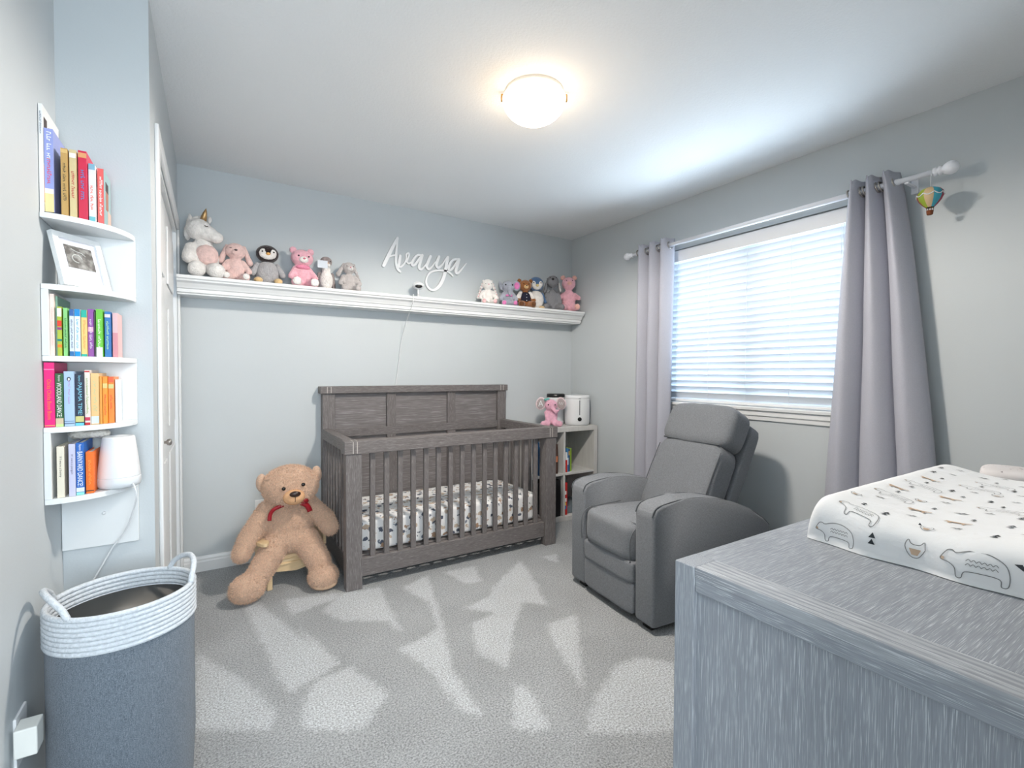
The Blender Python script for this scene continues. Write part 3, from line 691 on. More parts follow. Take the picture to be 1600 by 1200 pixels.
back = empty('backrest', (-.50, 0, .36)); back.parent = rec; back.rotation_euler = (0, lean, 0)
puff('back_cushion', (.17, .455, .46), up_m, back, (.055, 0, .245), (0, 0, 0), 7, 20, 0, .003)
puff('headrest', (.19, .475, .255), up_m, back, (.060, 0, .575), (0, 0, 0), 5, 20, 0, .003)
puff('back_shell', (.09, .46, .66), up_m, back, (-.075, 0, .33), (0, 0, 0), 12, 16)
for s in (-1, 1):
    tube('back_piping', catmull([(.118, s*.216, .05), (.132, s*.220, .2), (.130, s*.220, .42)], 6), .0028, seam_m, back, 5)
tube('headrest_seam', [(.136, y, .462) for y in (-.2, -.1, 0, .1, .2)], .004, seam_m, back, 6)

# ------------------------------------------------------------------ dresser and changing pad
DD, DM, DL = (134, 139, 146), (151, 156, 163), (186, 191, 196)
dwx = wood('dresser_wood_x', DD, DM, DL, 0, 480, 40); dwy = wood('dresser_wood_y', DD, DM, DL, 1, 480, 40); dwz = wood('dresser_wood_z', DD, DM, DL, 2, 480, 40)
dtop = wood('dresser_edge_wood', (138, 142, 148), (166, 170, 175), (194, 198, 202), 1, 300, 30, ring=26)
DX0, DX1, DYa, DYb, DH = .727, 2.13, .085, .582, .870
dr = empty('dresser', (DX0, DYa, 0), label='grey cerused wood dresser carrying the changing pad', cat='dresser')
do = Vector((DX0, DYa, 0))
def db(name, a, b, m, parent=None, bev=.002): return box(name, Vector(a)-do, Vector(b)-do, m, parent or dr, bev)
for xa in (DX0, DX1-.045):
    for ya in (DYa, DYb-.042): db('corner_post', (xa if xa == DX0 else xa-.016, ya, 0), (xa+.061 if xa == DX0 else xa+.045, ya+.042, DH+.0004), dwz)
for xa, xb, pa in ((DX0, DX0+.045, DX0+.010), (DX1-.045, DX1, DX1-.030)):
    db('end_rail', (xa+.002, DYa+.042, DH-.044), (xb, DYb-.042, DH-.0005), dwy)
    db('end_bottom_rail', (xa+.002, DYa+.042, .09), (xb, DYb-.042, .15), dwy)
    db('end_panel', (pa, DYa+.040, .148), (pa+.018, DYb-.040, DH-.042), dwz, bev=.001)
    db('top_edge_board', (xa+.001 if xa == DX0 else xa-.0158, DYa+.042, DH-.020), (xa+.061 if xa == DX0 else xb-.001, DYb-.042, DH+.0008), dtop, bev=.0015)
db('top_board', (DX0+.0612, DYa, DH-.022), (DX1-.0612, DYb, DH), dwy if False else dwx, bev=.0015)
db('front_top_rail', (DX0+.045, DYb-.03, DH-.05), (DX1-.045, DYb-.003, DH-.022), dwx)
db('base_rail', (DX0+.045, DYb-.03, .09), (DX1-.045, DYb-.003, .14), dwx)
db('back_panel', (DX0+.045, DYa+.004, .09), (DX1-.045, DYa+.016, DH-.022), dwx)
db('case_interior', (DX0+.045, DYa+.02, .14), (DX1-.045, DYb-.04, DH-.05), dwx, bev=0)
knob_m = mat('dresser_knob', (60, 60, 64), .35, .5, metal=.6)
for i in range(2):
    for j in range(3):
        xa = DX0+.052+i*.653; za = .148+j*.224
        d = db('drawer', (xa, DYb-.038, za), (xa+.643, DYb-.004, za+.214), dwx)
        for kx in (.16, .48): lathe('drawer_knob', [(.006, 0), (.006, .012), (.014, .016), (.014, .024), (0, .027)], knob_m, d, Vector((xa+kx, DYb-.004, za+.107))-do, 14, rot=(math.radians(-90), 0, 0))

pad_m = mat('pad_cover_cloth', (232, 234, 236), .9, .1, bump=.25, bscale=35, bdist=.006)
PX0, PX1, PY0, PY1 = 1.052, 1.845, .120, .520
pcx, pcy, pl, pw = (PX0+PX1)/2, (PY0+PY1)/2, (PX1-PX0)/2, (PY1-PY0)/2
def pad_h(s, t):
    H_ = .066+.036*abs(t)**2.2
    if abs(s) > .9: H_ -= .006*((abs(s)-.9)/.1)
    return H_
def pad_z(s, t):
    e = max(0., (1-abs(s)**26))**.34 * max(0., (1-abs(t)**14))**.36
    return pad_h(s, t)*e
def pad_xy(s, t):   # rounded plan corners
    k = 1-.035*(abs(t)**6); k2 = 1-.03*(abs(s)**8)
    wob = .004*math.sin(9*t+1)*abs(s)**8
    return pcx+(pl*s*k)+wob, pcy+pw*t*k2
n1, n2 = 90, 60; v = []; f = []
gs = [math.copysign(1-(1-abs(a))**2.2, a) for a in [-1+2*i/n1 for i in range(n1+1)]]; gt = [math.copysign(1-(1-abs(a))**2.0, a) for a in [-1+2*i/n2 for i in range(n2+1)]]
for s in gs:
    for t in gt:
        x, y = pad_xy(s, t); z = pad_z(s, t); z += .0012*noise.noise(Vector((x*22, y*22, 1)))*min(1, z/.05)
        v.append((x-pcx, y-pcy, max(0, z)))
for i in range(n1):
    for j in range(n2):
        a = i*(n2+1)+j; f.append((a, a+n2+1, a+n2+2, a+1))
ring = [i*(n2+1) for i in range(n1+1)] + [n1*(n2+1)+j for j in range(1, n2+1)] + [i*(n2+1)+n2 for i in range(n1-1, -1, -1)] + [j for j in range(n2-1, 0, -1)]
f.append(tuple(ring))
padr = empty('changing_pad', (pcx, pcy, DH+.0012), label='white contoured changing pad printed with bears and foxes on dresser', cat='changing pad')
pydata('padded_cover', v, f, pad_m, padr, True)
# printed motifs, laid on the cloth
def top_pt(x, y):
    s = max(-.985, min(.985, (x-pcx)/pl)); t = max(-.97, min(.97, (y-pcy)/pw))
    X, Y = pad_xy(s, t); return (X-pcx, Y-pcy, pad_z(s, t)+.0016)
def end_pt(y, z):      # on the pad's end face towards -X
    t = max(-.97, min(.97, (y-pcy)/pw)); h = pad_h(-.99, t)*max(0., (1-abs(t)**14))**.36
    q = max(0.02, min(.995, z/h)); s = -(1-q**(1/.34))**(1/26); X, Y = pad_xy(s, t); return (X-pcx-.0016, Y-pcy, z)
ink = {'black': ([], []), 'tan': ([], []), 'grey': ([], [])}
def stroke(col, pts, w, place):
    V, F = ink[col]; pts = catmull(pts, 4); n = len(pts)
    for i in range(n):
        a = pts[max(0, i-1)]; c = pts[min(n-1, i+1)]; d = Vector((c[0]-a[0], c[1]-a[1])); d = d.normalized() if d.length else Vector((1, 0))
        V.append(place(pts[i][0]-d.y*w/2, pts[i][1]+d.x*w/2)); V.append(place(pts[i][0]+d.y*w/2, pts[i][1]-d.x*w/2))
        if i: k = len(V); F.append((k-4, k-3, k-1, k-2))
def fill(col, poly, place):
    V, F = ink[col]; k = len(V); V += [place(*p) for p in poly]; F.append(tuple(range(k, k+len(poly))))
BEAR = [(0, .010), (.006, .020), (.012, .022), (.018, .020), (.035, .026), (.055, .026), (.072, .018), (.078, .004), (.077, -.012), (.070, -.014), (.068, -.004), (.05, -.002), (.03, -.004), (.026, -.014), (.020, -.014), (.018, -.002), (.010, .004), (0, .006), (0, .010)]
FOX = [(0, .004), (.004, .010), (.008, .008), (.016, .008), (.028, .007), (.040, .012), (.042, .010), (.032, .003), (.031, -.008), (.028, -.008), (.027, 0), (.012, 0), (.010, -.008), (.007, -.008), (.006, .001)]
def tr(pts, o, a, k, fl=1):
    c, s = math.cos(a), math.sin(a); return [(o[0]+k*(fl*x*c-y*s), o[1]+k*(fl*x*s+y*c)) for x, y in pts]
def motif(kind, o, a, k, place, fl=1):
    if kind == 'bear':
        stroke('grey', tr(BEAR, o, a, k, fl), .0013, place); fill('tan', tr([(0, .006), (0, .011), (.004, .010), (.004, .005)], o, a, k, fl), place)
        for q in range(6):
            for r in range(2): stroke('grey', tr([(.030+q*.006, .006+r*.006), (.033+q*.006, .009+r*.006), (.036+q*.006, .006+r*.006)], o, a, k, fl), .0009, place)
    elif kind == 'fox': fill('tan', tr(FOX[:6]+FOX[6:], o, a, k, fl), place)
    elif kind == 'tri':
        for r in range(2): fill('black', tr([(-.006, r*.012), (.006, r*.012), (0, .010+r*.012)], o, a, k), place)
    elif kind == 'bow': fill('black', tr([(-.012, -.004), (-.004, .002), (0, .0), (.004, .006), (.013, .004), (.004, -.002), (0, -.004), (-.005, -.003)], o, a, k), place)
    elif kind == 'mask':
        stroke('grey', tr([(-.010, .004), (-.008, .012), (-.004, .008), (.004, .008), (.008, .012), (.010, .004), (.004, -.006), (-.004, -.006), (-.010, .004)], o, a, k), .0012, place); fill('tan', tr([(-.006, .003), (.006, .003), (.003, -.004), (-.003, -.004)], o, a, k), place)
rnd = random.Random(4); seq = ['bear', 'fox', 'tri', 'bow', 'mask', 'bear', 'tri', 'fox']
q = 0
for i in range(9):
    for j in range(5):
        x = PX0+.035+i*.088+rnd.uniform(-.006, .006)+(j % 2)*.03; y = PY0+.05+j*.076+rnd.uniform(-.006, .006)
        if x > PX1-.06: continue
        kd = seq[(i*3+j*2+(i*j) % 3) % 8]
        motif(kd, (x, y), math.radians(-90 if True else 0)+rnd.uniform(-.15, .15), .95, top_pt)
        motif('tri' if kd in ('bear', 'fox') else 'bow', (x+.045, y-.03), math.radians(-90), .7, top_pt)
for kd, y, z, k in (('bear', .500, .020, .95), ('tri', .395, .026, .95), ('tri', .340, .055, .7), ('mask', .330, .030, 1.5), ('bear', .292, .025, 1.1), ('bow', .19, .045, 1.0), ('fox', .185, .025, 1.1)):
    motif(kd, (y, z), 0, k, end_pt, -1)
for c, rgb in (('black', (62, 66, 70)), ('tan', (196, 172, 150)), ('grey', (128, 130, 132))):
    o = pydata('printed_motif', ink[c][0], ink[c][1], mat('print_'+c, rgb, .9, .1), padr); o['kind'] = 'stuff'
bl = puff('folded_muslin', (.17, .12, .075), print_mat('dotted_muslin', (214, 210, 210), [((120, 112, 116), (1, 1, 1))], 60, .22), None, (1.97, .40, DH+.0405), (0, 0, .2), 4, 14, 0, .006)
tag(bl, 'folded white dotted muslin cloth on the dresser beyond the pad', 'cloth')

# ------------------------------------------------------------------ laundry hamper
HX, HY = -.205, 1.640
tweed = weave('hamper_tweed', (72, 82, 92), (126, 135, 145), 560, .9)
rope_m = mat('cotton_rope', (200, 206, 212), .9, .1, var=.10, vscale=140, bump=.8, bscale=160, bdist=.004)
lin_m = mat('hamper_lining', (124, 122, 118), .95)
ham = empty('laundry_hamper', (HX, HY, 0), math.radians(20), label='grey tweed laundry hamper with white rope rim in the wall corner', cat='hamper')
RA, RB, RT = .158, .146, .632
def oval(r, z, n=56): return [(RA*r*math.cos(2*math.pi*k/n), RB*r*math.sin(2*math.pi*k/n), z) for k in range(n)]
lathe('cloth_body', [(0, 0), (.90, 0), (.94, .01), (1.0, .20), (1.0, .535), (.985, .535), (.97, .2), (.93, .015), (0, .015)], tweed, ham, seg=56).scale = (RA, RB, 1)
lathe('lining', [(.965, .575), (.955, .3), (.92, .02), (0, .018)], lin_m, ham, seg=48).scale = (RA, RB, 1)
for k in range(8): tube('rope_coil', oval(.992, .536+k*.0119), .0070, rope_m, ham, 8, True)
for sgn in (-1, 1):
    pts = []
    for k in range(15):
        t = -1+2*k/14; a = (math.pi if sgn < 0 else 0)+t*.62
        pts.append((RA*.995*math.cos(a), RB*.995*math.sin(a), RT-.010+.050*max(0, math.cos(t*math.pi/2))**.6 if abs(t) < 1 else RT-.012))
    tube('rope_handle', catmull(pts, 3), .0075, rope_m, ham, 8)
# socket with plugged-in adapter on the side wall
ou = empty('wall_outlet', (XL, 1.545, .36), label='white wall outlet with plugged-in adapter beside the hamper', cat='outlet')
box('cover_plate', (0, -.038, -.06), (.006, .038, .06), plastic_m, ou, .002)
box('adapter', (.006, -.062, -.02), (.046, -.012, .045), mat('adapter_white', (226, 228, 224), .4), ou, .003)
ou2 = empty('wall_outlet', (.262, YB, .335), label='white wall outlet plate behind the big teddy bear', cat='outlet')
box('cover_plate', (-.036, -.006, -.058), (.036, 0, .058), plastic_m, ou2, .002)
for dz in (-.022, .022): box('socket_face', (-.016, -.0085, dz-.014), (.016, -.004, dz+.014), plastic_m, ou2, .003)

# ------------------------------------------------------------------ big teddy bear on a small wooden child's chair
def fur_mat(name, col, var=.12, bsc=120): return mat(name, col, .95, .08, var=var, vscale=bsc*.35, bump=.9, bscale=bsc, sheen=.35, bdist=.006)
pine = wood('pale_pine', (206, 178, 138), (222, 196, 156), (232, 210, 174), 0, 30, 10)
kid = empty('child_chair', (.385, 3.08, 0), math.radians(10), label='small pale wooden child chair under the big teddy bear', cat='chair')
box('seat', (-.165, -.13, .155), (.165, .14, .180), pine, kid, .006)
ap = [(-.15, .155), (-.15, .115), (-.13, .110), (-.11, .092), (-.06, .088), (-.03, .078), (0, .074), (.03, .078), (.06, .088), (.11, .092), (.13, .110), (.15, .115), (.15, .155)]
prism('front_apron', ap, 1, -.118, -.100, pine, kid, .003)
box('front_rail', (-.16, -.126, .124), (.16, -.112, .134), pine, kid, .003)
for sx in (-1, 1):
    for yy in (-.11, .115): box('leg', (sx*.145-.014, yy-.014, 0), (sx*.145+.014, yy+.014, .155), pine, kid, .004)
    box('arm_support', (sx*.168-.009, -.10, .180), (sx*.168+.009, .11, .262), pine, kid, .004)
    arm = [(sx*.176+.030*math.cos(a)*(1.15 if math.sin(a) < 0 else .8), -.06+.11*math.sin(a)) for a in [2*math.pi*k/20 for k in range(20)]]
    prism('armrest', arm, 2, .262, .282, pine, kid, .004)
box('back_board', (-.165, .118, .180), (.165, .138, .40), pine, kid, .008)

tc_ = (219, 184, 158)
bear_m = fur_mat('honey_fur', tc_, .16, 420)
ted = empty('teddy_bear', (.372, 3.03, 0), label='large honey-coloured teddy bear with red ribbon seated beside the crib', cat='teddy bear')
els = [E_((.0, .0, .335), (.135, .105, .150)), E_((0, -.01, .26), (.140, .112, .095)), E_((0, -.012, .42), (.098, .082, .085))]
els += [E_((.008, -.03, .560), (.152, .122, .118)), E_((.008, -.055, .535), (.125, .105, .095))]
els += limb((-.105, -.01, .43), (-.205, -.045, .300), .058, .053) + limb((-.205, -.045, .30), (-.245, -.075, .225), .053, .047, 4)
els += limb((.105, -.015, .43), (.190, -.055, .345), .058, .054) + limb((.190, -.055, .345), (.212, -.085, .300), .054, .048, 3)
els += limb((-.075, -.055, .235), (-.160, -.135, .125), .072, .063) + limb((-.16, -.135, .125), (-.205, -.165, .085), .060, .060, 3) + [E_((-.222, -.185, .076), (.092, .074, .074), (0, 0, .5))]
els += limb((.085, -.06, .235), (.135, -.165, .140), .074, .062) + limb((.135, -.165, .140), (.150, -.19, .08), .060, .056, 3) + [E_((.150, -.215, .068), (.080, .078, .068))]
bb = blob('body', els, bear_m, ted, .0085, .0012)
for sx, zz in ((-1, .615), (1, .632)):
    blob('ear', [E_((.008+sx*.146, .0, zz-.028), (.030, .034, .052))], bear_m, ted, .006, .001)
blob('muzzle', [E_((.010, -.150, .520), (.058, .046, .044))], mat('muzzle_velour', (214, 168, 128), .9, .1, bump=.3, bscale=150), ted, .005, 0)
ball('nose', (.010, -.192, .545), (.029, .014, .017), mat('nose_brown', (52, 34, 28), .35, .5), ted, (.3, 0, 0), 3)
tube('mouth_seam', [(.010, -.1965, .530), (.010, -.1965, .515), (.010, -.192, .502)], .0014, mat('thread_dark', (60, 42, 34), .8), ted, 5)
eye_m = mat('toy_eye_black', (12, 10, 10), .12, .6)
for sx in (-1, 1): ball('eye', (.008+sx*.050, -.150, .578+.006*sx), (.0105, .008, .0105), eye_m, ted, (0, 0, 0), 3)
sole = mat('sole_suede', (224, 190, 160), .95)
ball('foot_pad', (.155, -.240, .030), (.066, .040, .026), sole, ted, (.1, 0, 0), 3)
red_m = mat('ribbon_red', (148, 22, 34), .45, .4)
def ribbon(name, pts, w, parent, m):
    v = []; f = []; pts = catmull(pts, 5)
    for i, p in enumerate(pts):
        a = Vector(pts[max(0, i-1)]); c = Vector(pts[min(len(pts)-1, i+1)]); d = (c-a).normalized(); s = d.cross(Vector((0, -1, .2))).normalized()*w/2
        v += [Vector(p)+s, Vector(p)-s]
        if i: k = len(v); f.append((k-4, k-3, k-1, k-2))
    o = pydata(name, v, f, m, parent, True); md = o.modifiers.new('t', 'SOLIDIFY'); md.thickness = .002; return o
ribbon('ribbon_tail', [(-.040, -.118, .475), (-.085, -.115, .458), (-.105, -.108, .430), (-.110, -.110, .395)], .020, ted, red_m)
ribbon('ribbon_tail', [(.045, -.122, .478), (.075, -.124, .462), (.090, -.120, .440), (.098, -.116, .418)], .028, ted, red_m)
ribbon('ribbon_bow', [(.040, -.120, .476), (.062, -.140, .492), (.080, -.130, .486), (.060, -.120, .474)], .020, ted, red_m)
# real pile standing on the skin
me = bb.data; me.calc_loop_triangles(); fv = []; ff = []; rr = random.Random(3)
tris = list(me.loop_triangles); ws = [t.area for t in tris]
for t in rr.choices(tris, ws, k=42000):
    a, b_, c = [me.vertices[i].co for i in t.vertices]; u, w = rr.random(), rr.random()
    if u+w > 1: u, w = 1-u, 1-w
    p = a+(b_-a)*u+(c-a)*w; n = t.normal.copy(); d = (n+Vector((rr.uniform(-.7, .7), rr.uniform(-.7, .7), rr.uniform(-.9, .3)))).normalized()
    s = d.cross(Vector((rr.uniform(-1, 1), rr.uniform(-1, 1), rr.uniform(-1, 1)))).normalized()*.0013; L_ = rr.uniform(.005, .015)
    k = len(fv); fv += [p-s, p+s, p+d*L_]; ff.append((k, k+1, k+2))
fo = pydata('fur', fv, ff, fur_mat('honey_pile', (230, 194, 166), .25, 300), ted); fo['kind'] = 'stuff'

# ------------------------------------------------------------------ plush toys on the ledge
LZ = 1.7575
def toy_root(name, label, x, h, rz=0, y=3.345, cat='plush toy'): return empty(name, (x, y, LZ), rz, label=label, cat=cat)
def sc(h, els): return [E_(tuple(a*h for a in c), tuple(a*h for a in r), rot) for c, r, rot in els]
def limbs(p0, p1, r0, r1, n=5): return limb(p0, p1, r0, r1, n)
def seated(t, h, m, head=(.215, .18, .185), hz=.70, torso=(.195, .165, .25), arms=True, legs=True, ad=(.27, -.13, .24), ld=(.19, -.30, .09), ar=.068, lr=.085):
    e = [E_((0, 0, .28), torso), E_((0, -.02, hz), head)]
    if arms:
        for s in (-1, 1): e += limbs((s*.15, -.02, .44), (s*ad[0], ad[1], ad[2]), ar*1.05, ar)
    if legs:
        for s in (-1, 1): e += limbs((s*.11, -.07, .10), (s*ld[0], ld[1], ld[2]), lr, lr*1.08)
    return blob('body', sc(h, e), m, t, h*.028, h*.004)
def eyes(t, h, dx, y, z, r=.018, m=None):
    for s in (-1, 1): ball('eye', (s*dx*h, y*h, z*h), r*h, m or eye_m, t)
def part(t, h, name, els, m): return blob(name, sc(h, els), m, t, h*.022, h*.003)

white_f = fur_mat('plush_white', (232, 228, 224)); pinkp = fur_mat('plush_pale_pink', (228, 196, 190)); pink = fur_mat('plush_pink', (232, 176, 188)); grey_f = fur_mat('plush_grey', (172, 170, 172))
taupe = fur_mat('plush_taupe', (184, 178, 176)); darkb = fur_mat('plush_dark_brown', (44, 34, 34)); tanf = fur_mat('plush_tan', (222, 190, 140)); brownf = fur_mat('plush_brown', (150, 98, 58))
# unicorn
h = .40; t = toy_root('plush_unicorn', 'white plush unicorn with gold horn and pink belly on ledge', -.035, h, math.radians(0), 3.33)
part(t, h, 'body', [E_((0, .02, .30), (.20, .17, .22))] + limbs((-.15, -.03, .42), (-.17, -.10, .28), .085, .095) + [E_((.0, .0, .5), (.12, .11, .12))], white_f)
part(t, h, 'head', [E_((-.05, -.02, .70), (.165, .15, .16)), E_((.06, -.07, .645), (.13, .11, .11)), E_((.155, -.10, .60), (.10, .09, .085))], white_f)
part(t, h, 'belly', [E_((.045, -.09, .33), (.15, .10, .155))], pinkp)
for x, y in ((-.08, -.20), (.16, -.17)): part(t, h, 'leg', limbs((x*.7, -.08, .13), (x, y, .105), .10, .112), white_f)
for x in (-.15, .09): part(t, h, 'ear', [E_((x-.01, .02, .87), (.035, .025, .065), (0, x, 0))], white_f)
lathe('horn', [(.045*h, 0), (.038*h, .05*h), (.040*h, .055*h), (.028*h, .10*h), (.030*h, .105*h), (.014*h, .155*h), (0, .19*h)], mat('horn_gold', (178, 142, 96), .3, .5, metal=.7), t, (.0*h, -.03*h, .835*h), 16, rot=(.1, .22, 0))
part(t, h, 'mane', [E_((-.06, .03, .86), (.06, .05, .06)), E_((-.15, .06, .80), (.06, .06, .10)), E_((-.19, .07, .66), (.05, .06, .12))], white_f)
tube('sleepy_eye', [(h*.02, -h*.165, h*.735), (h*.04, -h*.17, h*.722), (h*.06, -h*.165, h*.730)], h*.006, mat('thread_dark', (60, 42, 34), .8), t, 5)
# pale pink bunny
h = .265; t = toy_root('plush_bunny', 'pale pink plush bunny with long ears beside the unicorn', .128, h, 0, 3.35)
seated(t, h, pinkp, head=(.21, .18, .185)); part(t, h, 'muzzle', [E_((0, -.17, .65), (.10, .06, .075))], pinkp)
for s in (-1, 1): part(t, h, 'ear', limbs((s*.17, .0, .80), (s*.29, -.01, .46), .05, .07), pinkp)
for s in (-1, 1): part(t, h, 'foot_pad', [E_((s*.19, -.38, .09), (.075, .03, .075))], white_f)
ball('nose', (0, -.235*h, .69*h), (.035*h, .02*h, .022*h), mat('nose_grey', (92, 78, 78), .5), t); tube('sleepy_eye', [(-.12*h, -.17*h, .745*h), (-.10*h, -.185*h, .735*h), (-.08*h, -.19*h, .742*h)], .006*h, mat('thread_dark', (60, 42, 34), .8), t, 5)
# grey penguin
h = .275; t = toy_root('plush_penguin', 'grey plush penguin with dark brown head on ledge', .300, h, 0, 3.35)
part(t, h, 'body', [E_((0, 0, .27), (.25, .19, .27))], grey_f); part(t, h, 'head', [E_((0, -.01, .70), (.235, .19, .20))], darkb)
part(t, h, 'face', [E_((-.085, -.125, .69), (.095, .075, .115)), E_((.085, -.125, .69), (.095, .075, .115)), E_((0, -.13, .62), (.13, .07, .07))], white_f)
for s in (-1, 1):
    part(t, h, 'wing', limbs((s*.20, -.02, .44), (s*.30, -.08, .24), .06, .07), grey_f); part(t, h, 'foot', [E_((s*.20, -.20, .07), (.095, .09, .07), (0, 0, s*.4))], tanf)
ball('beak', (0, -.205*h, .67*h), (.045*h, .045*h, .033*h), mat('beak_orange', (222, 170, 100), .7), t); eyes(t, h, .115, -.195, .715, .018)
# pink teddy with tag
h = .275; t = toy_root('plush_teddy', 'pink plush teddy with white muzzle and paper tag on ledge', .500, h, math.radians(4), 3.35)
seated(t, h, pink, head=(.25, .19, .20), lr=.10)
for s in (-1, 1): part(t, h, 'ear', [E_((s*.19, .0, .87), (.085, .05, .085))], pink); part(t, h, 'foot_pad', [E_((s*.19, -.395, .10), (.10, .03, .10))], white_f)
part(t, h, 'muzzle', [E_((0, -.18, .64), (.11, .065, .08))], white_f); ball('nose', (0, -.25*h, .655*h), (.03*h, .018*h, .022*h), mat('nose_pink', (214, 120, 140), .6), t); eyes(t, h, .11, -.19, .72, .02)
part(t, h, 'neck_ruff', [E_((0, -.10, .48), (.17, .09, .06))], fur_mat('plush_hot_pink', (226, 140, 166)))
box('paper_tag', (.30*h, -.20*h, .50*h), (.53*h, -.19*h, .68*h), mat('tag_paper', (206, 212, 220), .7), t, 0)
# small goose-like penguin
h = .255; t = toy_root('plush_duck', 'small white plush duckling with grey-brown head and wings on ledge', .652, h, 0, 3.375)
part(t, h, 'body', [E_((0, -.02, .27), (.17, .16, .27)), E_((0, -.02, .55), (.11, .11, .10))], white_f); capf = fur_mat('plush_greybrown', (150, 138, 136))
part(t, h, 'head', [E_((0, -.01, .76), (.15, .14, .14))], capf); part(t, h, 'cheek', [E_((-.07, -.09, .70), (.075, .06, .075)), E_((.03, -.10, .66), (.07, .06, .06))], white_f)
for s in (-1, 1): part(t, h, 'wing', limbs((s*.16, .03, .45), (s*.20, .04, .14), .05, .06), capf)
eyes(t, h, .08, -.135, .76, .014); ball('beak', (0, -.165*h, .70*h), (.03*h, .04*h, .02*h), mat('beak_orange', (222, 170, 100), .7), t)
# grey bunny
h = .235; t = toy_root('plush_bunny', 'soft grey plush bunny at the end of the row beside the sign', .795, h, 0, 3.35)
seated(t, h, taupe, head=(.19, .17, .17)); part(t, h, 'muzzle', [E_((0, -.16, .66), (.09, .06, .07))], fur_mat('plush_pale_grey', (208, 204, 202)))
part(t, h, 'ear', limbs((-.14, .0, .80), (-.30, -.01, .50), .045, .07), taupe); part(t, h, 'ear', limbs((.14, .0, .80), (.30, -.02, .28), .045, .065), taupe)
eyes(t, h, .09, -.16, .73, .014); ball('nose', (0, -.225*h, .69*h), (.022*h, .015*h, .015*h), mat('nose_pink', (214, 120, 140), .6), t)
# white long-eared bunny
h = .235; t = toy_root('plush_bunny', 'white plush bunny with pink-lined ears and spotted feet on ledge', 1.875, h, math.radians(-18), 3.35)
seated(t, h, white_f, head=(.19, .17, .18)); 
for s in (-1, 1):
    e = part(t, h, 'ear', limbs((s*.15, .0, .82), (s*.33, -.02, .25), .045, .065), white_f); part(t, h, 'ear_lining', limbs((s*.19, -.045, .72), (s*.33, -.065, .28), .025, .035), fur_mat('plush_rose', (226, 178, 180)))
    part(t, h, 'foot_pad', [E_((s*.19, -.385, .09), (.075, .03, .08))], fur_mat('plush_rose', (226, 178, 180)))
eyes(t, h, .10, -.165, .70, .013); ball('nose', (0, -.20*h, .68*h), (.022*h, .015*h, .015*h), mat('nose_pink', (214, 120, 140), .6), t)
# grey elephant
h = .24; t = toy_root('plush_elephant', 'grey plush elephant with pink ears and pink bow on ledge', 2.062, h, math.radians(-22), 3.34)
eg = fur_mat('plush_blue_grey', (164, 168, 180)); hotp = fur_mat('plush_bright_pink', (226, 130, 186))
seated(t, h, eg, head=(.215, .19, .20), hz=.68); part(t, h, 'trunk', limbs((0, -.17, .62), (.03, -.24, .38), .075, .05), eg)
part(t, h, 'ear', [E_((-.25, .03, .72), (.07, .03, .17), (0, -.3, 0))], eg); e2 = part(t, h, 'ear', [E_((.29, .0, .72), (.15, .035, .18))], eg); part(t, h, 'ear_lining', [E_((.30, -.03, .72), (.11, .025, .14))], hotp)
for s in (-1, 1): part(t, h, 'foot_pad', [E_((s*.19, -.385, .09), (.08, .035, .08))], hotp)
part(t, h, 'bow', [E_((-.07, -.19, .36), (.06, .03, .045)), E_((.07, -.19, .36), (.06, .03, .045)), E_((0, -.20, .36), (.03, .03, .03))], hotp); eyes(t, h, .115, -.185, .72, .026)
# brown bear in a varsity jacket
h = .255; t = toy_root('plush_teddy', 'curly brown plush teddy in a navy varsity jacket on ledge', 2.215, h, math.radians(-20), 3.32)
seated(t, h, brownf, head=(.22, .18, .19), hz=.72, lr=.10)
for s in (-1, 1): part(t, h, 'ear', [E_((s*.19, .0, .88), (.075, .045, .075))], brownf); part(t, h, 'foot_pad', [E_((s*.20, -.39, .09), (.085, .03, .085))], fur_mat('plush_cocoa', (104, 68, 44))); part(t, h, 'sleeve', limbs((s*.16, -.02, .45), (s*.25, -.10, .31), .085, .082), white_f)
part(t, h, 'jacket', [E_((0, -.005, .31), (.215, .185, .22))], mat('jacket_navy', (30, 32, 50), .8)); part(t, h, 'muzzle', [E_((0, -.17, .67), (.085, .06, .065))], tanf)
ball('nose', (0, -.235*h, .69*h), (.028*h, .018*h, .020*h), mat('nose_brown', (52, 34, 28), .35, .5), t); eyes(t, h, .085, -.18, .755, .018)
for z in (.22, .32, .42): ball('button', (.01*h, -.19*h, z*h), .014*h, white_m, t)
# blue penguin
h = .315; t = toy_root('plush_penguin', 'blue and white plush penguin behind the brown teddy on ledge', 2.362, h, math.radians(-22), 3.372)
bluef = fur_mat('plush_blue', (82, 112, 150)); part(t, h, 'body', [E_((0, -.01, .26), (.215, .19, .27))], white_f); part(t, h, 'head', [E_((0, .0, .70), (.21, .17, .20))], bluef)
part(t, h, 'face', [E_((-.08, -.115, .68), (.085, .06, .10)), E_((.08, -.115, .68), (.085, .06, .10)), E_((0, -.11, .60), (.12, .07, .07))], white_f)
for s in (-1, 1): part(t, h, 'wing', limbs((s*.18, .02, .44), (s*.26, -.01, .22), .045, .05), bluef); part(t, h, 'foot', [E_((s*.12, -.19, .045), (.085, .07, .045))], tanf)
ball('beak', (0, -.18*h, .64*h), (.045*h, .04*h, .04*h), mat('beak_yellow', (226, 206, 150), .7), t); eyes(t, h, .10, -.17, .71, .017)
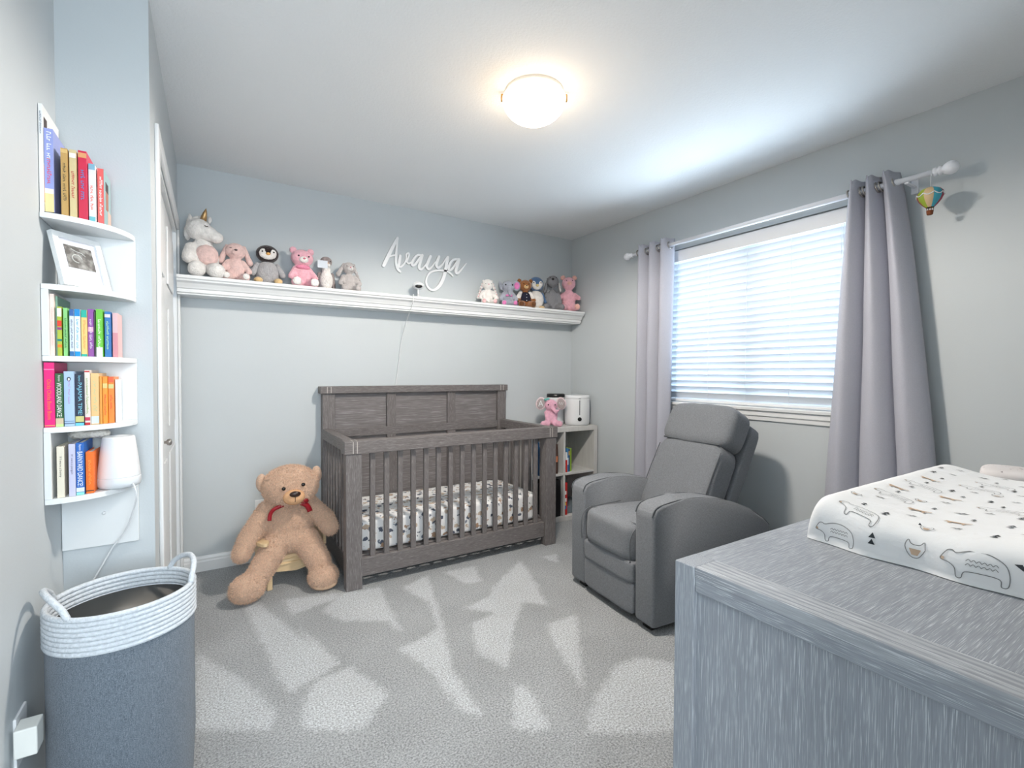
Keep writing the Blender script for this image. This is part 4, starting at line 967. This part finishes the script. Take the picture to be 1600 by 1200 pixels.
# grey flop-eared bunny
h = .335; t = toy_root('plush_bunny', 'slim grey knitted plush bunny with black nose between penguin and pink teddy', 2.522, h, math.radians(-26), 3.35)
gk = mat('knit_grey', (140, 140, 144), .95, .08, bump=.7, bscale=160); seated(t, h, gk, head=(.155, .14, .16), hz=.76, torso=(.145, .13, .29), ad=(.20, -.10, .22), ld=(.20, -.20, .085), ar=.05, lr=.08)
ball('nose', (-.02*h, -.165*h, .80*h), (.035*h, .015*h, .03*h), eye_m, t); eyes(t, h, .08, -.125, .845, .012)
for s in (-1, 1): part(t, h, 'ear', limbs((s*.13, .02, .84), (s*.20, .0, .50), .03, .05), gk)
part(t, h, 'ear_lining', limbs((.17, -.03, .72), (.205, -.045, .52), .02, .03), white_f)
# pink teddy at the ledge end
h = .345; t = toy_root('plush_teddy', 'pink plush teddy with peach paws at the window end of ledge', 2.690, h, math.radians(-30), 3.335)
seated(t, h, pink, head=(.18, .155, .17), hz=.73, torso=(.18, .15, .31), ad=(.24, -.14, .34), ld=(.17, -.24, .10), ar=.06, lr=.082)
for s in (-1, 1): part(t, h, 'ear', [E_((s*.15, .0, .88), (.07, .04, .07))], fur_mat('plush_peach', (234, 180, 168)))
part(t, h, 'foot_pad', [E_((.175, -.315, .105), (.075, .03, .08))], fur_mat('plush_peach', (234, 180, 168))); part(t, h, 'muzzle', [E_((0, -.14, .72), (.075, .055, .06))], fur_mat('plush_peach', (234, 180, 168))); eyes(t, h, .075, -.145, .79, .013)
# pink elephant with lettered ears, on the cube shelf
h = .255; t = empty('plush_elephant', (2.405, 3.205, SH+.001), math.radians(-30), label='pink plush elephant with lettered ears sitting on the cube shelf', cat='plush toy')
pk2 = fur_mat('plush_elephant_pink', (226, 172, 192)); seated(t, h, pk2, head=(.21, .19, .20), hz=.68, ad=(.10, -.17, .09), ar=.075, lr=.09, ld=(.27, -.20, .09))
part(t, h, 'trunk', limbs((0.02, -.17, .62), (.13, -.25, .47), .07, .05)+limbs((.13, -.25, .47), (.21, -.26, .53), .05, .042, 3), pk2)
lin = mat('ear_lining_grey', (170, 158, 158), .9)
for s in (-1, 1):
    part(t, h, 'ear', [E_((s*.33, -.0, .74), (.18, .03, .22), (0, -s*.2, 0))], fur_mat('plush_ear_white', (226, 206, 210))); e = part(t, h, 'ear_lining', [E_((s*.335, -.022, .74), (.14, .02, .185), (0, -s*.2, 0))], lin)
text_mesh('ear_letter', 'A', white_m, t, (-.425*h, -.046*h, .65*h), (1, 0, 0), (0, 0, 1), .17*h, .19*h)
tube('ear_embroidery', catmull([(h*(.26+.02*k), -.046*h, h*(.74+.05*math.sin(k*2.1))) for k in range(8)], 4), .006*h, white_m, t, 5)
part(t, h, 'teal_bow', [E_((-.19, -.10, .87), (.06, .04, .045)), E_((-.10, -.10, .90), (.05, .04, .04))], mat('bow_teal', (110, 184, 178), .8)); eyes(t, h, .11, -.19, .71, .022)

# ------------------------------------------------------------------ zigzag corner shelf
cr = empty('corner_shelf', (XL, YS, 0), label='white five-tier quarter-round corner shelf full of books', cat='shelf')
SR = .186; TH = .015; TZ = [1.647, 1.454, 1.258, 1.061, .863]
qp = [(0.001, -.001), (0.001, -SR)] + [(SR*math.sin(a), -SR*math.cos(a)) for a in [math.pi/2*k/16 for k in range(17)][1:]] 
qp[-1] = (SR, -.001)
for z in TZ: prism('shelf_board', qp, 2, z-TH, z, white_m, cr, .0015, 1)
def cbx(name, a, b): return box(name, a, b, white_m, cr, .0012)
for za, zb in ((TZ[1], TZ[0]-TH), (TZ[3], TZ[2]-TH)): cbx('side_panel', (.001, -.016, za), (SR, -.001, zb))
cbx('side_panel', (.001, -.016, .667), (SR, -.001, TZ[4]-TH))
for za, zb in ((TZ[2], TZ[1]-TH), (TZ[4], TZ[3]-TH)): cbx('side_panel', (.001, -SR, za), (.016, -.001, zb))
lathe('screw_cap', [(.005, 0), (.005, .003), (.003, .005), (0, .005)], plastic_m, cr, (.10, -.016, .77), 12, rot=(math.radians(90), 0, 0))

g1, g3, g4, g5 = 'books on the top corner shelf', 'books on the middle corner shelf', 'books on the lower corner shelf', 'books beside the sound machine'
z = TZ[0]+.0005
book('tall thin white picture book at the wall on the top shelf', -.3895, -.3815, 1.781, z, .290, .165, (236, 236, 234), title='~2', tcol=(120, 130, 150), tz=(.72, .93), tw=.5, group=g1, name='picture_book',
     cover=[(.08, .25, .72, .90, (72, 56, 52)), (.35, .47, .76, .86, (180, 130, 104)), (.05, .3, .1, .45, (196, 120, 70)), (.4, .9, .1, .55, (226, 206, 180)), (.62, .72, .66, .75, (120, 90, 80))])
book('slim lilac and cream bedtime storybook on the top shelf', -.3805, -.3625, 1.789, z+.004, .226, .14, (150, 160, 216), [(0, .22, (238, 216, 158)), (.22, .28, (240, 224, 214))], '~3', (236, 238, 248), (.62, .96), .6, g1, name='picture_book')
scribble('spine_lettering', 1, mat('ink_222_96_120', (222, 96, 120), .45), bpy.data.objects['picture_book.001'], .145, .07, .010, 5)
sd = box('black_stand', (-.384, 1.785, z), (-.358, 1.88, z+.0035), black_m, None, .001); tag(sd, 'flat black stand under the lilac book on the top shelf', 'stand')
book('tan board book with grey title on the top shelf', -.349, -.335, 1.796, z, .187, .14, (196, 156, 92), [(.93, .985, (222, 186, 120))], '~4', (96, 84, 60), (.22, .78), .55, g1)
book('cream board book with red and green title on the top shelf', -.332, -.318, 1.801, z, .189, .14, (214, 196, 148), [(.88, .95, (240, 236, 224))], '~2', (196, 90, 80), (.28, .68), .6, g1)
book('crimson board book with green and blue title on the top shelf', -.315, -.297, 1.810, z, .194, .135, (206, 38, 74), [(.90, .97, (224, 160, 110))], '~3', (80, 130, 190), (.28, .72), .6, g1)
book('white and teal board book with orange title on the top shelf', -.295, -.281, 1.822, z, .166, .125, (226, 238, 242), [(0, .09, (112, 196, 204)), (.9, 1, (130, 184, 206))], '~3', (232, 130, 90), (.2, .62), .6, g1)
book('coral square book with a photo cover at the end of the top shelf', -.278, -.264, 1.838, z, .162, .108, (236, 96, 92), [], '~3', (250, 240, 236), (.15, .85), .55, g1,
     cover=[(.0, 1, .0, 1, (150, 178, 180)), (.25, .62, .32, .72, (168, 112, 92)), (.22, .6, .66, .82, (66, 52, 48)), (.5, .95, .02, .34, (206, 178, 164))])

# framed scan leaning on the second shelf
fr_ = empty('photo_frame', (-.345, 1.790, TZ[1]+.004), label='white picture frame with a dark scan image leaning on corner shelf', cat='photo frame')
rv = Vector((.62, .785, 0)).normalized(); bkv = Vector((-rv.y, rv.x, 0)); lv = math.radians(15); uv = (Vector((0, 0, 1))*math.cos(lv)+bkv*math.sin(lv)); nv = rv.cross(uv)
fr_.matrix_world = Matrix.Translation((-.345, 1.790, TZ[1]+.004)) @ Matrix((rv, uv, nv)).transposed().to_4x4()
FW, FH = .140, .158
boxes('frame_moulding', [((0, 0, -.012), (FW, .016, .002)), ((0, FH-.016, -.012), (FW, FH, .002)), ((0, .016, -.012), (.016, FH-.016, .002)), ((FW-.016, .016, -.012), (FW, FH-.016, .002))], white_m, fr_, .0)
box('mat_board', (.014, .014, -.008), (FW-.014, FH-.014, -.004), mat('mat_board_white', (226, 226, 236), .8), fr_, 0)
scan_m, nt, b = new_mat('scan_print'); N = nt.nodes; tcn = N.new('ShaderNodeTexCoord'); nz = N.new('ShaderNodeTexNoise'); nz.inputs['Scale'].default_value = 48; nz.inputs['Detail'].default_value = 4
rp = N.new('ShaderNodeValToRGB'); rp.color_ramp.elements[0].position = .45; rp.color_ramp.elements[0].color = S(26, 27, 29); rp.color_ramp.elements[1].position = .78; rp.color_ramp.elements[1].color = S(150, 152, 150)
nt.links.new(tcn.outputs['Object'], nz.inputs['Vector']); nt.links.new(nz.outputs['Fac'], rp.inputs[0]); nt.links.new(rp.outputs[0], b.inputs['Base Color']); b.inputs['Roughness'].default_value = .4
box('scan_photo', (.030, .058, -.0045), (FW-.030, FH-.032, -.0032), scan_m, fr_, 0)
tube('scan_outline', [(.060+.014*math.cos(a), .088+.012*math.sin(a), -.0031) for a in [math.pi*2*k/18 for k in range(15)]], .0014, mat('scan_light', (200, 202, 200), .5), fr_, 5)
tube('scan_outline', [(.048, .116, -.0031), (.062, .110, -.0031), (.078, .108, -.0031), (.088, .100, -.0031)], .0012, mat('scan_light', (200, 202, 200), .5), fr_, 5)
box('easel_leg', (FW/2-.02, .001, -.05), (FW/2+.02, .09, -.048), black_m, fr_, 0)

z = TZ[2]+.0005
R3 = [('tall pale peach book against a green one on the middle shelf', -.3745, -.366, .170, (238, 214, 204), [], '~3', (226, 190, 180), 0),
('tall dotted green book behind the row on the middle shelf', -.3655, -.3615, .166, (120, 160, 140), [], None, None, .012),
('lime book with red, purple and orange blocks on the middle shelf', -.3605, -.3515, .136, (172, 186, 50), [(.80, .97, (240, 238, 222)), (.60, .72, (226, 60, 36)), (.53, .58, (150, 60, 130)), (.30, .34, (20, 130, 120)), (.17, .23, (240, 130, 40))], None, None, 0),
('mint green thin book on the middle shelf', -.3485, -.3405, .134, (136, 204, 124), [], '~3', (40, 96, 60), 0),
('navy-topped white book with slate title on the middle shelf', -.3365, -.3275, .131, (214, 224, 234), [(.86, 1, (56, 100, 166)), (0, .1, (44, 110, 170))], '~4', (90, 100, 130), 0),
('sky-blue-topped white book on the middle shelf', -.3265, -.3150, .133, (228, 238, 242), [(.85, 1, (24, 140, 206)), (0, .1, (20, 150, 214))], '~4', (100, 170, 200), 0),
('apricot book with teal ends on the middle shelf', -.3135, -.3015, .132, (240, 200, 120), [(.84, 1, (36, 176, 156)), (0, .05, (36, 176, 156))], '~2', (232, 160, 90), 0),
('purple board book with white lettering on the middle shelf', -.3005, -.2885, .137, (138, 70, 158), [(.52, .62, (220, 170, 200))], '~4', (232, 220, 240), 0),
('thin charcoal book between purple and green books', -.2875, -.2855, .130, (60, 66, 62), [], None, None, 0),
('bright green board book with white base on the middle shelf', -.2845, -.2705, .139, (104, 196, 44), [(0, .2, (240, 236, 240))], '~2', (236, 248, 220), 0),
('blue board book with pale lettering on the middle shelf', -.2675, -.2545, .135, (24, 112, 186), [(.87, .94, (230, 210, 220))], '~2', (190, 226, 170), 0),
('pink watercolour book at the end of the middle shelf', -.2520, -.2400, .134, (232, 186, 184), [(.0, .55, (226, 150, 154))], None, None, 0)]
for lab, xa, xb, h, col, bands, ti, tcol, dy in R3:
    dx = (xa+xb)/2-XL; yf_ = YS-math.sqrt(max(.0004, .176**2-min(dx, .172)**2))+dy
    book(lab, xa, xb, yf_, z, h, min(.14, 1.952-yf_-.004), col, bands, ti, tcol or (0, 0, 0), (.16, .78), .55, g3)
z = TZ[3]+.0005
R4 = [('hot pink book with orange lettering on the lower shelf', -.3885, -.3675, .178, (232, 10, 122), [(.885, .90, (246, 130, 180)), (.02, .03, (246, 170, 90))], 'Chicka Chicka Boom Boom', (250, 130, 40), (.12, .74), .40),
('dark green board book with white lettering on the lower shelf', -.3665, -.3505, .148, (38, 92, 48), [(0, .05, (196, 226, 150)), (.05, .16, (210, 190, 160))], 'WOODLAND DANCE!', (240, 244, 236), (.18, .83), .62),
('powder blue board book with penguin mark on the lower shelf', -.3495, -.3285, .154, (170, 196, 230), [(.04, .06, (110, 130, 160)), (.085, .095, (110, 130, 160))], '~3', (186, 150, 190), (.4, .84), .3),
('midnight blue board book with colourful lettering on the lower shelf', -.3275, -.3095, .147, (16, 30, 56), [(0, .05, (110, 200, 226)), (.07, .18, (206, 200, 130))], 'PAJAMA TIME!', (130, 200, 220), (.2, .83), .62),
('white board book with green vine and red ends on the lower shelf', -.3085, -.2975, .158, (234, 222, 214), [(0, .045, (196, 40, 48)), (.96, .985, (196, 40, 48)), (.08, .14, (206, 60, 90))], '~2', (150, 176, 90), (.2, .85), .5),
('sandy beige board book with pale base on the lower shelf', -.2965, -.2795, .149, (226, 188, 128), [(.02, .16, (206, 220, 226))], '~4', (190, 196, 150), (.25, .85), .5),
('thin ochre board book beside the orange books', -.2785, -.2735, .140, (222, 154, 60), [], None, None, None, None),
('orange board book with red lettering on the lower shelf', -.2725, -.2625, .138, (244, 150, 34), [(.76, .86, (214, 200, 130))], '~2', (214, 60, 30), (.18, .62), .55),
('deep orange board book with red top on the lower shelf', -.2615, -.2495, .138, (240, 136, 40), [(.88, 1, (232, 100, 60)), (.75, .84, (200, 206, 140))], '~2', (222, 70, 40), (.3, .6), .55),
('thin white book leaning at the end of the lower shelf', -.2475, -.2425, .130, (226, 230, 230), [], None, None, None, None)]
for lab, xa, xb, h, col, bands, ti, tcol, tz, tw in R4:
    dx = (xa+xb)/2-XL; yf_ = YS-math.sqrt(max(.0004, .178**2-min(dx, .172)**2))
    o = book(lab, xa, xb, yf_, z, h, min(.14, YS-.018-yf_-.002), col, bands, ti, tcol or (0, 0, 0), tz or (.2, .8), tw or .5, g4, author='Boynton' if ti in ('WOODLAND DANCE!', 'PAJAMA TIME!') else None)
    if 'penguin mark' in lab:
        ball('penguin_mark', (0, -.0004, h*.86), (.0042, .0006, .0062), mat('ink_30_34_44', (30, 34, 44), .5), o); ball('penguin_mark', (0, -.0009, h*.855), (.0024, .0005, .0040), white_m, o)
z = TZ[4]+.0005
R5 = [('ivory board book with small grey lettering beside the blue books', -.3660, -.3510, .143, (226, 218, 200), [], 'If I were a bunny', (80, 76, 74), (.40, .80), .42),
('thin grey book standing behind the lilac book', -.3455, -.3435, .10, (130, 124, 136), [], None, None, None, None),
('lilac board book with small dark lettering beside the blue book', -.3425, -.3290, .147, (198, 198, 224), [], 'If I were a penguin', (70, 70, 96), (.42, .80), .42),
('royal blue board book with white lettering beside an orange book', -.3280, -.3110, .149, (24, 96, 180), [(0, .05, (140, 220, 210)), (.06, .14, (220, 230, 240))], 'BARNYARD DANCE!', (240, 246, 250), (.17, .83), .66),
('plain orange board book beside the white sound machine', -.3090, -.2920, .120, (240, 112, 18), [(.05, .075, (90, 60, 40))], '~2', (250, 160, 70), (.2, .8), .4)]
for lab, xa, xb, h, col, bands, ti, tcol, tz, tw in R5:
    dx = (xa+xb)/2-XL; yf_ = YS-math.sqrt(.178**2-dx**2)+(.02 if 'behind' in lab else 0)
    book(lab, xa, xb, yf_, z, h, .105 if 'plain orange' in lab else .12, col, bands, ti, tcol or (0, 0, 0), tz or (.2, .8), tw or .5, g5, author='Boynton' if ti == 'BARNYARD DANCE!' else None)
fl = blob('feather_puff', [E_((-.335, 1.905, TZ[4]+.163), (.030, .022, .014)), E_((-.305, 1.900, TZ[4]+.164), (.030, .022, .012)), E_((-.290, 1.905, TZ[4]+.162), (.025, .020, .012))], fur_mat('feather_white', (226, 222, 214)), None, .004, .002)
tag(fl, 'fluffy white feather puff lying on top of the books', 'feather puff')
fl.location.z = -.0
# sound machine and its cord
sm_ = empty('sound_machine', (-.243, 1.875, TZ[4]+.0005), label='white tapered sound machine on the lowest corner shelf', cat='sound machine')
lathe('body', [(0, 0), (.044, 0), (.051, .004), (.0535, .014), (.0535, .030), (.0525, .032)], mat('machine_base', (214, 218, 222), .4), sm_, seg=40)
lathe('speaker_shell', [(.0525, .032), (.0528, .034), (.046, .100), (.040, .150), (.038, .154), (.032, .155), (.030, .151), (0, .150)], plastic_m, sm_, seg=40)
cord = tube('power_cord', catmull([(-.213, 1.842, TZ[4]+.006), (-.203, 1.822, TZ[4]+.012), (-.196, 1.818, TZ[4]-.02), (-.205, 1.85, .80), (-.232, 1.90, .72), (-.27, 1.925, .66), (-.30, 1.93, .60), (-.325, 1.928, .55), (-.34, 1.92, .50), (-.34, 1.92, .30)], 8), .0022, plastic_m)
tag(cord, 'thin white power cord trailing from sound machine behind the hamper', 'cord')
